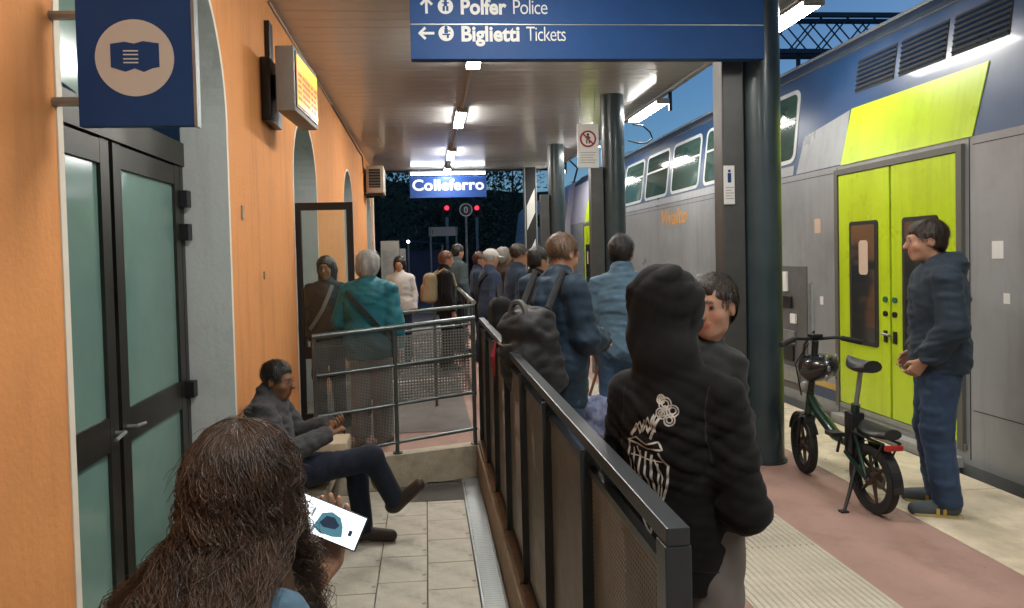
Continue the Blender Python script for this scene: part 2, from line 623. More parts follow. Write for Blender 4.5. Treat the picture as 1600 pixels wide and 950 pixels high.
wm.add([(WX, YE, ZB), (WX - 6, YE, ZB), (WX - 6, YE, ZT), (WX, YE, ZT)], [(0, 1, 2, 3)])
wm.obj('wall', m_orange, bld)
for yc, r, sp in ARCH:
    pl = [(yc - r, ZB), (yc - r, sp)] + [(yc + r * math.cos(math.pi * (1 - i / 28)), sp + r * math.sin(math.pi * (1 - i / 28))) for i in range(1, 28)] + [(yc + r, sp), (yc + r, ZB)]
    ro = r + .035
    po = [(yc - ro, ZB), (yc - ro, sp)] + [(yc + ro * math.cos(math.pi * (1 - i / 28)), sp + ro * math.sin(math.pi * (1 - i / 28))) for i in range(1, 28)] + [(yc + ro, sp), (yc + ro, ZB)]
    rv, tr = MB(), MB()
    for (p, q) in zip(pl[:-1], pl[1:]):
        rv.add([(WX + .005, *p), (WX + .005, *q), (WX - .27, *q), (WX - .27, *p)], [(0, 1, 2, 3)])
    for i in range(len(pl) - 1):
        p, q, P, Q = pl[i], pl[i + 1], po[i], po[i + 1]
        tr.add([(WX + .005, *p), (WX + .005, *q), (WX + .005, *Q), (WX + .005, *P), (WX, *P), (WX, *Q)], [(0, 1, 2, 3), (3, 2, 5, 4)])
    rv.obj('arch_reveal', m_reveal, bld)
    tr.obj('arch_trim', m_trim, bld)
    # dark metal door set at the back of the reveal
    X = WX - .262
    df = MB()
    zt = 2.33
    df.box((X - .05, yc - r + .002, ZB), (X, yc - r + .06, zt))
    df.box((X - .05, yc + r - .05, ZB), (X, yc + r - .002, zt))
    df.box((X - .06, yc - r + .002, zt - .14), (X + .012, yc + r - .002, zt))
    fan = MB()
    fan.add([(X - .02, yc, zt - .02)] + [(X - .02, yc + r * math.cos(math.pi * (1 - i / 28)), sp + r * math.sin(math.pi * (1 - i / 28))) for i in range(29)],
            [(0, i, i + 1) for i in range(1, 29)])
    fo = df.obj('door_frame', m_bronze, bld)
    fan.obj('fanlight', m_doorglass, bld)
    for sgn, y0, y1 in ((1, yc + .02, yc + r - .05), (-1, yc - r + .06, yc - .02)):
        if abs(yc - 7.0) < .1 and sgn < 0:
            continue      # this leaf stands open on the platform
        lf = MB()
        lf.box((X - .045, y0, LOW), (X - .002, y0 + .085, zt - .145))
        lf.box((X - .045, y1 - .085, LOW), (X - .002, y1, zt - .145))
        for z0, z1 in ((LOW, LOW + .2), (.74, .90), (zt - .26, zt - .15)):
            lf.box((X - .044, y0 + .086, z0), (X - .003, y1 - .086, z1))
        d = lf.obj('door_leaf', m_bronze, bld)
        MB().box((X - .03, y0 + .08, LOW + .19), (X - .02, y1 - .08, .75)).obj('pane', m_doorglass, d)
        MB().box((X - .03, y0 + .08, .89), (X - .02, y1 - .08, zt - .25)).obj('pane', m_doorglass, d)
        hy = y1 if sgn > 0 else y0
        for z in (1.99, 1.79, .84, .0):
            MB().box((X - .004, hy - .035, z - .05), (X + .05, hy + .035, z + .05), .004).obj('hinge', m_black, d)
        ky = y0 + .04 if sgn > 0 else y1 - .04
        MB().tube([(X, ky, .82), (X + .045, ky, .82), (X + .045, ky + .1 * sgn, .81)], .009, 8).obj('handle', m_steel, d)
# interior wall seen dimly behind the open doorway
box('interior_wall', (WX - 2.2, -6, ZB), (WX - 2.1, YE - .1, ZT), m_reveal, bld)
# small fixings on the plaster
for (yy, zz, s) in ((5.35, 3.0, .05), (4.55, 1.93, .045), (5.1, 1.5, .03)):
    MB().box((WX, yy - s * .5, zz - s), (WX + .012, yy + s * .5, zz + s), .004).obj('wall_fixing', m_kerb, bld)
MB().tube([(WX + .015, 15.6, 0), (WX + .015, 15.6, 3.6)], .035, 10).obj('downpipe', m_trim, bld)
MB().tube([(WX + .012, 9.1, 3.66), (WX + .012, 13.4, 3.62), (WX + .02, 13.5, 3.3)], .014, 6).obj('wall_cable', m_black, bld)
MB().tube([(WX + .012, 5.5, 3.66), (WX + .012, 9.1, 3.66)], .010, 6).obj('wall_cable', m_grey, bld)

# open glazed door leaf standing out from the second archway
dl = thing('glazed_door', 'open glass door with black frame standing out from the second archway', 'door', (WX, 6.40, 0))
fr = MB()
Wd = .53
fr.box((0, -.02, .0), (.05, .02, 2.14)).box((Wd - .06, -.022, .0), (Wd, .022, 2.14))
fr.box((.05, -.019, 2.07), (Wd - .06, .019, 2.14)).box((.05, -.019, .68), (Wd - .06, .019, .79)).box((.05, -.019, .02), (Wd - .06, .019, .16))
fr.obj('frame', m_black, dl)
m_gl = glass_mat('clear_pane', (.75, .86, .84), .04, .5)
MB().box((.05, -.004, .79), (Wd - .06, .004, 2.07)).obj('pane', m_gl, dl)
MB().box((.05, -.004, .16), (Wd - .06, .004, .68)).obj('pane', m_gl, dl)
MB().tube([(Wd - .03, -.022, .98), (Wd - .03, -.06, .98), (Wd - .13, -.065, .98)], .009, 8).obj('handle', m_steel, dl)

# stone bench along the orange pier
bn = thing('stone_bench', 'pale stone bench against the orange pier where the man sits', 'bench', (0, 0, LOW))
MB().box((WX + .02, 3.92, .30), (-.66, 5.16, .385), .015).obj('seat', mat('bench_stone', (.48, .40, .29), .6, var=.14, vscale=8, bump=.2, bscale=50), bn)
MB().box((-.93, 4.86, .386), (-.60, 5.14, .515), .02).obj('end_block', MATS['bench_stone'], bn, True)
for yy in (4.05, 4.92):
    MB().box((WX + .06, yy, 0), (-.76, yy + .13, .30), .01).obj('leg', m_kerb, bn)

# ------------------------------------------------------------------ canopy
cn = thing('platform_canopy', 'platform canopy with a glossy brown metal slat ceiling', 'canopy', (0, 0, CZ))
CX1 = 3.22
sl = MB()
SW = .2
sl.add([(WX - .0, .001, .007), (WX, .005, 0), (WX, SW - .005, 0), (WX, SW - .001, .007),
        (CX1, .001, .007), (CX1, .005, 0), (CX1, SW - .005, 0), (CX1, SW - .001, .007)],
       [(0, 1, 5, 4), (1, 2, 6, 5), (2, 3, 7, 6)])
slme = sl.mesh('ceiling_slat', m_ceil)
ny = int((16.4 + 4) / SW)
for i in range(ny):
    o = link('ceiling_slat', slme, cn, (0, -4 + i * SW, random.uniform(0, .0015)))
    o.rotation_euler = (R(random.uniform(-.09, .09)), 0, 0)
box('roof_deck', (WX + .002, -4, .02), (CX1, 16.42, .16), m_dark, cn)
box('fascia', (CX1, -4, -.015), (CX1 + .035, 16.42, .20), m_grey, cn)
box('end_fascia', (WX + .002, 16.425, -.02), (CX1 + .03, 16.46, .20), m_dark, cn)
MB().tube([(CX1 - .09, -4, -.045), (CX1 - .09, 16.4, -.045)], .022, 8).obj('conduit', m_steel, cn)
MB().tube([(.56, -4, -.022), (.56, 16.3, -.022)], .018, 8).obj('lamp_cable_tray', m_grey, cn)

# ------------------------------------------------------------------ lamps
def lamp(label, x, y, z, L, wd, group):
    m_l = m_lamp2 if 'walkway' in group else m_lamp
    t = thing('canopy_lamp', label, 'lamp', (x, y, z), 0, group)
    MB().prism([(-wd * .35, .03), (wd * .35, .03), (wd * .5, -.0), (-wd * .5, -.0)], 0, L, 'Y').obj('housing', m_white, t)
    MB().prism([(-wd * .46, -.0015), (wd * .46, -.0015), (wd * .38, -.035), (-wd * .38, -.035)], .02, L - .02, 'Y').obj('diffuser', m_l, t)
    for e in (0, L):
        MB().box((-wd * .5, e - .012, -.037), (wd * .5, e + .012, .032), .004).obj('end_cap', m_grey, t)
    return t


for y, lab in ((9.4, 'ceiling lamp nearest above the walkway, below the blue direction sign'),
               (12.85, 'middle ceiling lamp of the walkway row, before the station name sign'),
               (15.35, 'farthest ceiling lamp of the walkway row, just above the station name sign')):
    lamp(lab, .56, y, 3.645, 1.15 if y < 15 else .50, .15, 'lamps above the walkway')
for y, lab in ((6.1, 'ceiling lamp of the walkway row hidden by the blue direction sign'), (2.7, 'ceiling lamp of the walkway row above the viewer'),
               (-0.7, 'ceiling lamp of the walkway row behind the viewer')):
    lamp(lab, .56, y, 3.645, 1.15, .15, 'lamps above the walkway')
for y, lab in ((5.15, 'large bright strip lamp at the canopy edge beside the nearest column'),
               (8.55, 'bright strip lamp at the canopy edge beside the second column'),
               (11.9, 'strip lamp at the canopy edge behind the white no-crossing sign'),
               (15.1, 'farthest small strip lamp at the canopy edge beyond the third column')):
    lt = lamp(lab, 3.12, y, 3.56, 1.22, .17, 'lamps along the platform edge')
    for yy in (.2, 1.0):
        MB().tube([(-.0, yy, .03), (-.02, yy, .14)], .008, 6).obj('hanger', m_steel, lt)
    if y > 6:
        MB().box((.09, .02, -.12), (.13, .05, .13)).obj('bracket_plate', m_col, lt)
for y, lab in ((1.7, 'strip lamp at the canopy edge right above the picture'), (-1.8, 'strip lamp at the canopy edge behind the viewer')):
    lamp(lab, 3.12, y, 3.56, 1.22, .17, 'lamps along the platform edge')
tag(MB().tube([(2.75, 8.65, 3.28), (2.9, 8.7, 3.27), (3.02, 8.78, 3.2), (3.06, 8.8, 3.12), (2.98, 8.8, 3.06), (2.85, 8.75, 3.05), (2.70, 8.7, 3.08)], .011, 7).obj('power_cable', m_black),
    'loop of black cable sagging beside the second column', 'cable')

# ------------------------------------------------------------------ columns
for i, (y, lab) in enumerate(((4.92, 'nearest dark steel platform column beside the electric bike'),
                              (8.85, 'second dark steel column with the white no-crossing sign'),
                              (12.75, 'third dark steel column along the platform'))):
    t = thing('platform_column', lab, 'column', (2.53, y, 0), 0, 'platform columns')
    MB().tube([(0, 0, 0), (0, 0, CZ + .01)], .155, 36).obj('shaft', m_col, t, True)
    MB().tube([(0, 0, 0), (0, 0, .012)], .175, 36).obj('base_plate', m_dark, t, True)
    dz = CZ if i == 0 else 2.75
    MB().box((-.325, -.10, 0), (-.158, .06, dz), .012).obj('cable_duct', mat('duct_paint', (.075, .075, .072), .4, .3, var=.15, vscale=5), t)
st = thing('striped_post', 'square post with black and white stripes at the canopy end', 'post', (2.55, 16.05, 0))
MB().box((-.14, -.10, 0), (.12, .10, CZ)).obj('shaft', m_black, st)
for z0 in (1.0, 2.2):
    s = MB()
    s.add([(-.11, -.104, z0), (.09, -.104, z0 + .42), (.09, -.104, z0 + 1.0), (-.11, -.104, z0 + .58),
           (-.11, -.1, z0), (.09, -.1, z0 + .42), (.09, -.1, z0 + 1.0), (-.11, -.1, z0 + .58)],
          [(0, 1, 2, 3), (0, 4, 5, 1), (1, 5, 6, 2), (2, 6, 7, 3), (3, 7, 4, 0)])
    s.obj('stripe', m_white, st)
for xx in (-.145, .125):
    box('edge_strip', (xx - .012, -.11, 0), (xx + .012, .10, CZ), m_steel, st)
# ------------------------------------------------------------------ signs and displays
def disc(c, r, depth, m, name, parent, n=28):
    return MB().tube([(c[0], c[1], c[2]), (c[0], c[1] - depth, c[2])], r, n).obj(name, m, parent)


def arrow(c, L, t, ang, m, parent):
    """arrow in the XZ plane pointing along ang"""
    a = MB()
    M = Matrix.Translation(c) @ Matrix.Rotation(-ang, 4, 'Y')
    a.box((-L / 2, -.002, -t / 2), (L / 2 - t * .5, .0, t / 2), 0, M)
    for s in (1, -1):
        M2 = M @ Matrix.Translation((L / 2, 0, 0)) @ Matrix.Rotation(R(180 - 45 * s), 4, 'Y')
        a.box((-t * .35, -.0021 - .0003 * s, -t / 2), (L * .55, -.0001, t / 2), 0, M2)
    return a.obj('arrow', m, parent)


ds = thing('direction_sign', 'long blue hanging direction sign reading Polfer Police and Biglietti Tickets', 'sign', (0, 4.6, 0))
MB().box((-.062, 0, 2.945), (2.42, .075, 3.178), .004).obj('panel', m_signblue, ds)
MB().box((-.062, 0, 3.186), (2.42, .075, 3.420), .004).obj('panel', m_signblue, ds)
MB().box((-.062, 0, 3.428), (2.42, .075, 3.660), .004).obj('panel', m_signblue, ds)
box('divider', (-.06, .004, 3.1785), (2.418, .07, 3.1855), m_steel, ds)
box('divider', (-.06, .004, 3.4205), (2.418, .07, 3.4275), m_steel, ds)
for x in (.3, 2.0):
    MB().tube([(x, .037, 3.66), (x, .037, CZ)], .015, 8).obj('hanger', m_steel, ds)
for key, key2, zb, x2 in (('biglietti', 'tickets', 3.068, .725), ('polfer', 'police', 3.250, .632)):
    bb = [v.co.x for v in TEXT[key].vertices]
    wdt = .404 if key == 'biglietti' else .318
    place_text('lettering', key, m_signwhite, (.277, -.002, zb), FACE_CAM, ds, wdt / max(bb))
    bb = [v.co.x for v in TEXT[key2].vertices]
    wdt = .276 if key == 'biglietti' else .245
    place_text('lettering', key2, m_signwhite, (x2, -.002, zb), FACE_CAM, ds, wdt / max(bb))
    dc = disc((.179, -.0005, zb + .050), .052, .0025, m_signwhite, 'pictogram_disc', ds)
    pg = MB()
    y = -.0045
    pg.box((-.012, y, .0), (.012, y + .002, .03)).ball((0, y + .001, .040), (.011, .002, .011), 10, 6)
    if key == 'polfer':
        pg.box((-.020, y - .0003, -.032), (-.004, y + .002, .0)).box((.004, y - .0003, -.032), (.020, y + .002, .0)).box((-.024, y - .0006, .018), (.024, y + .002, .026))
    else:
        pg.box((-.026, y - .0003, -.012), (.026, y + .002, -.003)).box((.004, y - .0006, -.032), (.018, y + .002, -.012)).box((.012, y - .0003, .012), (.03, y + .002, .019))
    o = pg.obj('pictogram', m_signblue, dc)
    o.location = (.179, 0, zb + .050)
arrow((.050, -.001, 3.119), .098, .017, R(180), m_signwhite, ds)
arrow((.050, -.001, 3.300), .098, .017, R(90), m_signwhite, ds)

# square blue pictogram sign jutting from the wall at the left
bs = thing('ticket_validation_sign', 'blue square hanging sign with a white disc and ticket pictogram beside the arched door', 'sign', (0, 2.3, 0))
bx0, bx1, bz0, bz1 = -1.115, -.748, 2.055, 2.50
MB().box((bx0, 0, bz0), (bx1, .03, bz1), .004).obj('panel', m_signblue, bs)
box('lit_edge', (bx1, -.004, bz0 - .003), (bx1 + .010, .034, bz1 + .003), m_steel, bs)  # pale strip: light on the panel's thickness, put into the colour
cc = ((bx0 + bx1) / 2, -.0005, (bz0 + bz1) / 2)
dsc = disc(cc, .125, .002, mat('sign_offwhite', (.55, .52, .46), .5), 'pictogram_disc', bs, 48)
tk = MB()
# ticket with a torn wavy edge, held by a stamping device
poly = [(-.075, .045), (-.03, .052), (.0, .046), (.028, .054), (.056, .050), (.078, .047), (.078, -.030), (.055, -.034), (.028, -.046), (.0, -.034), (-.03, -.045), (-.075, -.03)]
tk.prism([(cc[0] + x, cc[2] + z) for x, z in poly], -.0045, -.0026, 'Y')
tk.obj('pictogram', m_signblue, dsc)
tl = MB()
for z in (.02, .008, -.006, -.018):
    tl.box((cc[0] - .035, -.0052, cc[2] + z), (cc[0] + .012, -.0046, cc[2] + z + .004))
tl.obj('pictogram_line', m_signwhite, dsc)
MB().tube([(bx0, .015, 2.42), (WX, .015, 2.42)], .016, 8).obj('bracket_arm', m_steel, bs)
MB().tube([(bx0, .015, 2.14), (WX, .015, 2.14)], .016, 8).obj('bracket_arm', m_steel, bs)

# departure display on a dark wall bracket
dp = thing('departure_display', 'amber departure display box mounted on a dark bracket on the orange wall', 'display', (0, 0, 0))
Mx = Matrix.Translation((-.975, 5.0, 2.93)) @ Matrix.Rotation(R(-3), 4, 'Z')
MB().box((-.075, .0, -.235), (.06, .78, .235), .01, Mx).obj('housing', mat('display_case', (.17, .155, .135), .5, var=.12, vscale=6), dp, True)
MB().box((.0605, .03, -.20), (.068, .75, .205), .0, Mx).obj('bezel', m_black, dp)
MB().box((.0685, .05, -.175), (.071, .73, .185), .0, Mx).obj('screen', mat('amber_screen', (.02, .01, 0), .3, emit=(1.0, .36, .02), estr=1.5), dp)
hd = mat('screen_header', (.05, .03, 0), .3, emit=(1.0, .66, .06), estr=1.7)
MB().box((.0712, .05, .085), (.0722, .73, .185), 0, Mx).obj('screen_header', hd, dp)
MB().box((.0712, .05, -.175), (.0722, .73, -.145), 0, Mx).obj('screen_footer', hd, dp)
m_txt = mat('screen_text', (.05, .01, 0), .4, emit=(.75, .10, .01), estr=.9)
for r_ in range(5):
    z = .052 - r_ * .044
    for (u0, u1) in ((.08, .19), (.22, .48), (.51, .58), (.61, .70)):
        MB().box((.0712, u0, z - .011), (.0724, u1 - random.uniform(0, .03), z + .011), 0, Mx).obj('text_row', m_txt, dp)
MB().box((WX, 5.18, 2.66), (WX + .075, 5.58, 3.14), .012).obj('wall_box', m_black, dp, True)
MB().box((WX, 5.36, 3.14), (WX + .04, 5.48, 3.47), .005).obj('bracket_riser', m_black, dp)
MB().box((WX + .07, 5.30, 2.85), (-.99, 5.44, 3.03), .005).obj('bracket_arm', m_black, dp)

# no-crossing notice by the second column
ns = thing('no_crossing_sign', 'white notice with red no-pedestrians symbol hanging beside the second column', 'sign', (0, 8.55, 0))
MB().box((1.985, 0, 2.71), (2.262, .02, 3.27), .004).obj('panel', m_white, ns)
m_sred = mat('sign_red', (.35, .02, .015), .5)
rg = MB().ring((2.123, -.002, 3.08), .108, .085, .006, 32, 'Y')
rg.box((-.095, -.005, -.010), (.095, .0, .010), 0, Matrix.Translation((2.123, -.002, 3.08)) @ Matrix.Rotation(R(45), 4, 'Y'))
rg.obj('prohibition_ring', m_sred, ns)
pg = MB().ball((2.123, -.002, 3.135), (.017, .003, .017), 10, 6).box((2.105, -.004, 3.065), (2.141, -.0005, 3.115))
pg.box((2.098, -.0045, 3.02), (2.114, -.0005, 3.066)).box((2.13, -.0045, 3.02), (2.146, -.0005, 3.066)).box((2.09, -.0042, 3.085), (2.156, -.0005, 3.1))
pg.obj('pictogram', m_black, ns)
for i in range(5):
    box('text_line', (2.02, -.002, 2.90 - i * .032), (2.225 - (i % 3) * .02, -.0002, 2.909 - i * .032), m_grey, ns)
for x in (2.03, 2.22):
    MB().tube([(x, .01, 3.27), (x, .01, CZ)], .006, 6).obj('hanger', m_steel, ns)

# small info plate on the duct of the nearest column
ip = thing('info_plate', 'small white info plate fixed to the duct of the nearest column', 'sign', (0, 4.815, 0))
MB().box((2.205, -.012, 1.94), (2.285, 0, 2.225), .003).obj('panel', m_white, ip)
MB().ball((2.245, -.013, 2.185), (.011, .0025, .011), 10, 6).box((2.232, -.0145, 2.10), (2.258, -.0122, 2.17)).obj('pictogram', m_signblue, ip)
for i in range(5):
    box('text_line', (2.215, -.0135, 2.06 - i * .02), (2.275 - (i % 2) * .012, -.0122, 2.066 - i * .02), m_grey, ip)

# station name sign under the canopy end, with its own strip light
cs = thing('station_name_sign', 'blue station name sign reading Colleferro under the canopy end', 'sign', (0, 16.0, 0))
MB().box((-.33, 0, 3.02), (1.49, .10, 3.52), .006).obj('panel', mat('name_sign_blue', (.012, .055, .24), .35, emit=(.012, .06, .28), estr=.22), cs)
MB().prism([(0, 3.555), (-.05, 3.555), (-.04, 3.615), (0.0, 3.615)], -.30, 1.46, 'X').obj('strip_light', mat('sign_strip', (.9, .9, .9), .5, emit=(.9, .95, 1.0), estr=9.0), cs)
MB().box((-.33, .002, 3.616), (1.49, .10, 3.66)).obj('light_housing', m_steel, cs)
bb = [v.co.x for v in TEXT['colleferro'].vertices]
place_text('lettering', 'colleferro', mat('lit_lettering', (.7, .72, .75), .5, emit=(.75, .82, .9), estr=.55), (.58, -.003, 3.20), FACE_CAM, cs, 1.70 / (max(bb) - min(bb)))
for x in (-.1, 1.26):
    MB().tube([(x, .05, 3.66), (x, .05, CZ)], .015, 8).obj('hanger', m_steel, cs)

# boxed unit high on the wall near its end
ac = thing('wall_unit', 'beige air conditioning box on brackets high at the far end of the orange wall', 'air conditioner', (0, 13.6, 0))
MB().box((WX + .06, 0, 2.93), (WX + .40, .75, 3.47), .015).obj('casing', mat('beige_casing', (.40, .35, .28), .55, var=.1), ac, True)
MB().box((WX + .11, -.012, 3.03), (WX + .34, 0, 3.40), .004).obj('grille', m_black, ac)
for k in range(6):
    MB().box((WX + .115, -.018, 3.06 + k * .058), (WX + .335, -.0125, 3.068 + k * .058)).obj('grille_bar', m_grey, ac)
for yy in (.1, .6):
    MB().box((WX, yy, 2.88), (WX + .38, yy + .04, 2.925)).obj('bracket', m_black, ac)

# ------------------------------------------------------------------ fence between the platform and the lower walkway
fn = thing('platform_fence', 'long dark metal fence with perforated panels between walkway and platform', 'fence', (FX, 0, 0))
FT = 1.08
PY = [1.24 + .63 * i for i in range(8)]
MB().box((-.012, 1.22, FT - .035), (.034, 5.70, FT), .003).obj('top_rail', m_dark, fn)
pt = MB().box((-.028, -.004, .0), (.030, .004, FT - .036)).mesh('post', m_dark)
for yy in PY[1:]:
    link('post', pt, fn, (0, yy, 0))
MB().box((-.015, 1.22, -.0), (.037, 1.272, FT - .036), .003).obj('end_post', m_dark, fn)
me1 = MB().box((.004, 0, .06), (.0055, .616, .975)).mesh('panel', m_perf)
fr = MB()
m_rust = mat('rusty_flat_bar', (.10, .055, .035), .7, .3, var=.4, vscale=20)
rl = MB().box((.008, 0, 0), (.018, .616, .022)).mesh('panel_bar', m_rust)
rl2 = MB().box((-.006, 0, 0), (.016, .616, .02)).mesh('panel_bar', m_dark)
for i in range(7):
    y0 = PY[i] + (.034 if i == 0 else .007)
    link('panel', me1, fn, (0, y0, 0)).scale = (1, (PY[i + 1] - .007 - y0) / .616, 1)
    for z in (.33, .64):
        link('panel_bar', rl, fn, (0, y0, z))
    link('panel_bar', rl2, fn, (0, y0, .04))
    link('panel_bar', rl2, fn, (0, y0, .976))
# bevelled base sill under the fence, split at the posts
for i in range(7):
    MB().box((-.045, PY[i] + .01, .013), (.03, PY[i + 1] - .01, .045), .006).obj('base_sill', mat('sill_paint', (.20, .13, .085), .6, var=.25, vscale=14), fn)

# slanting cross railing at the end of the lower walkway
cr = thing('cross_railing', 'tubular cross railing with mesh panels closing the end of the lower walkway', 'railing', (0, 0, 0))
A, B = Vector((.40, lowedge(.40) + .06, 0)), Vector((-.90, lowedge(-.90) + .06, 0))
def on(t, z, dz=0):
    p = A.lerp(B, t)
    return (p.x, p.y, z - .075 * t)
MB().tube([on(0, 1.08), on(1, 1.08)], .022, 12).obj('handrail', m_rail, cr, True)
MB().tube([on(0, .77), on(1, .77)], .014, 10).obj('mid_rail', m_rail, cr, True)
MB().tube([on(0, .45), on(1, .45)], .014, 10).obj('mid_rail', m_rail, cr, True)
MB().tube([on(0, .14), on(1, .14)], .014, 10).obj('bottom_rail', m_rail, cr, True)
for t in (.015, .515, .99):
    p = A.lerp(B, t)
    MB().tube([(p.x, p.y, .012), (p.x, p.y, 1.07 - .075 * t)], .017, 10).obj('post', m_rail, cr, True)
    MB().tube([(p.x, p.y, .012), (p.x, p.y, .022)], .04, 12).obj('foot_plate', m_dark, cr)
def sheet(t0, t1, z0, z1, m, name, off):
    p, q = A.lerp(B, t0), A.lerp(B, t1)
    n = Vector((-(q - p).y, (q - p).x, 0)).normalized() * off
    o = MB()
    o.add([(p.x + n.x, p.y + n.y, z0), (q.x + n.x, q.y + n.y, z0 - .075 * t1), (q.x + n.x, q.y + n.y, z1 - .075 * t1), (p.x + n.x, p.y + n.y, z1)], [(0, 1, 2, 3)])
    return o.obj(name, m, cr)
sheet(.03, .50, .46, 1.0, m_mesh, 'mesh_panel', -.03)
sheet(.53, .98, .10, 1.03, m_screenmesh, 'mesh_panel', -.03)

# second railing a little farther on, and the long bright handrail beyond it
r2 = thing('far_railing', 'second tubular railing just beyond the cross railing', 'railing', (0, 7.35, 0))
for z, r_ in ((1.06, .02), (.86, .013), (.5, .013)):
    MB().tube([(-.35, -.35, z - .03), (.50, .05, z)], r_, 10).obj('rail', m_rail, r2, True)
for x in (-.34, .08, .49):
    yy = -.35 + (x + .35) / .85 * .40
    MB().tube([(x, yy, 0), (x, yy, 1.03)], .016, 10).obj('post', m_rail, r2, True)
r3 = thing('handrail', 'long straight handrail receding down the platform beside the waiting people', 'railing', (.53, 0, 0))
MB().tube([(0, 7.6, 1.08), (0, 15.6, 1.08)], .028, 12).obj('rail', m_steel, r3, True)
MB().tube([(0, 7.6, .6), (0, 15.6, .6)], .016, 10).obj('rail', m_rail, r3, True)
for yy in (7.7, 9.7, 11.7, 13.7, 15.5):
    MB().tube([(0, yy, 0), (0, yy, 1.06)], .018, 10).obj('post', m_rail, r3, True)

# ------------------------------------------------------------------ train
TX = 3.85
def side_x(z):       # cross-section of the body on the platform side
    pts = [(-.35, 3.90), (.02, TX), (2.36, TX), (3.40, 3.99), (3.47, 4.02)]
    for (z0, x0), (z1, x1) in zip(pts[:-1], pts[1:]):
        if z <= z1:
            return x0 + (x1 - x0) * max(0, (z - z0)) / (z1 - z0)
    return 4.02
PROF = [(3.93, -.35), (TX, .02), (TX, 2.36), (3.99, 3.40), (4.02, 3.47), (4.10, 3.56), (4.45, 3.72), (5.25, 3.80), (6.05, 3.72), (6.40, 3.56), (6.5, 3.4), (6.65, 2.36), (6.65, .02), (6.57, -.35)]
car = thing('double_deck_carriage', 'double-decker train carriage in grey and blue with lime green doors', 'train carriage', (0, 0, 0))
Y0, Y1 = -6.0, 17.6
def prof_strip(i0, i1, y0, y1, m, name, parent):
    o = MB()
    for i in range(i0, i1):
        a, b = PROF[i], PROF[i + 1]
        o.add([(a[0], y0, a[1]), (b[0], y0, b[1]), (b[0], y1, b[1]), (a[0], y1, a[1])], [(0, 1, 2, 3)])
    return o.obj(name, m, parent)
prof_strip(0, 2, Y0, Y1, m_tgrey, 'lower_side', car)
prof_strip(2, 3, Y0, Y1, m_tblue, 'upper_side', car)
prof_strip(3, 10, Y0, Y1, m_troof, 'roof', car)
prof_strip(10, 13, Y0, Y1, m_tgrey, 'far_side', car)
for yy in (Y0, Y1):
    MB().add([(x, yy, z) for x, z in PROF], [tuple(range(len(PROF)))]).obj('end_wall', m_tgrey, car)
MB().tube([(4.005, Y0, 3.425), (4.005, Y1, 3.425)], .018, 8).obj('rain_gutter', m_troof, car)
MB().tube([(4.16, Y0, 3.60), (4.16, Y1, 3.60)], .02, 8).obj('roof_ridge', m_tgrey, car)


def patch(name, pts, m, parent, off=.004):
    """flat polygon of (y, z) points laid on the body side, standing off it by off"""
    vs = [(side_x(z) - off, y, z) for y, z in pts]
    bk = [(side_x(z) + .01, y, z) for y, z in pts]
    n = len(pts)
    return MB().add(vs + bk, [tuple(range(n))] + [(i, n + i, n + (i + 1) % n, (i + 1) % n) for i in range(n)]).obj(name, m, parent)


def rpoly(y0, y1, z0, z1, r, skew=0.0, n=4):
    out = []
    for cy, cz, a0 in ((y1 - r, z1 - r, 0), (y0 + r, z1 - r, 90), (y0 + r, z0 + r, 180), (y1 - r, z0 + r, 270)):
        for k in range(n + 1):
            a = R(a0 + 90 * k / n)
            yy, zz = cy + r * math.cos(a), cz + r * math.sin(a)
            out.append((yy + skew * (zz - z0), zz))
    return out


m_wframe = mat('window_surround', (.46, .48, .47), .4, .2, var=.08)
def upper_window(y0, y1):
    f = patch('window', rpoly(y0 - .05, y1 + .05, 2.50, 3.285, .10, .06), m_wframe, car, .006)
    patch('pane', rpoly(y0, y1, 2.545, 3.24, .07, .06), m_twin, f, .010)
    y0s, y1s = y0 + .06 * .4, y1 + .06 * .4
    patch('window_bar', [(y0s, 2.955), (y1s, 2.955), (y1s, 2.985), (y0s, 2.985)], m_wframe, f, .014)
for y0 in (6.80, 8.05, 9.30, 10.55, 11.80, 13.05):
    upper_window(y0, y0 + 1.0)
for y0 in (-4.6, -3.35, -2.1, -.85, .4, 1.65):
    upper_window(y0, y0 + 1.0)
for y0 in (8.3, 9.55, 10.8, 12.05):
    f = patch('window', rpoly(y0 - .05, y0 + 1.05, .50, 1.28, .09), m_wframe, car, .006)
    patch('pane', rpoly(y0, y0 + 1.0, .55, 1.23, .06), m_twin, f, .010)
for y0 in (-3.4, -2.15, -.9, .35, 1.6):
    f = patch('window', rpoly(y0 - .05, y0 + 1.05, .50, 1.28, .09), m_wframe, car, .006)
    patch('pane', rpoly(y0, y0 + 1.0, .55, 1.23, .06), m_twin, f, .010)
# light grey strip between the window band and the lower side, rising at the door bay
patch('grey_band', [(5.92, 2.37), (6.70, 2.37), (6.62, 2.74), (5.905, 2.86)], m_tgrey, car, .005)
patch('grey_band', [(6.76, 2.37), (13.9, 2.37), (13.9, 2.47), (6.76, 2.47)], m_tgrey, car, .0055)


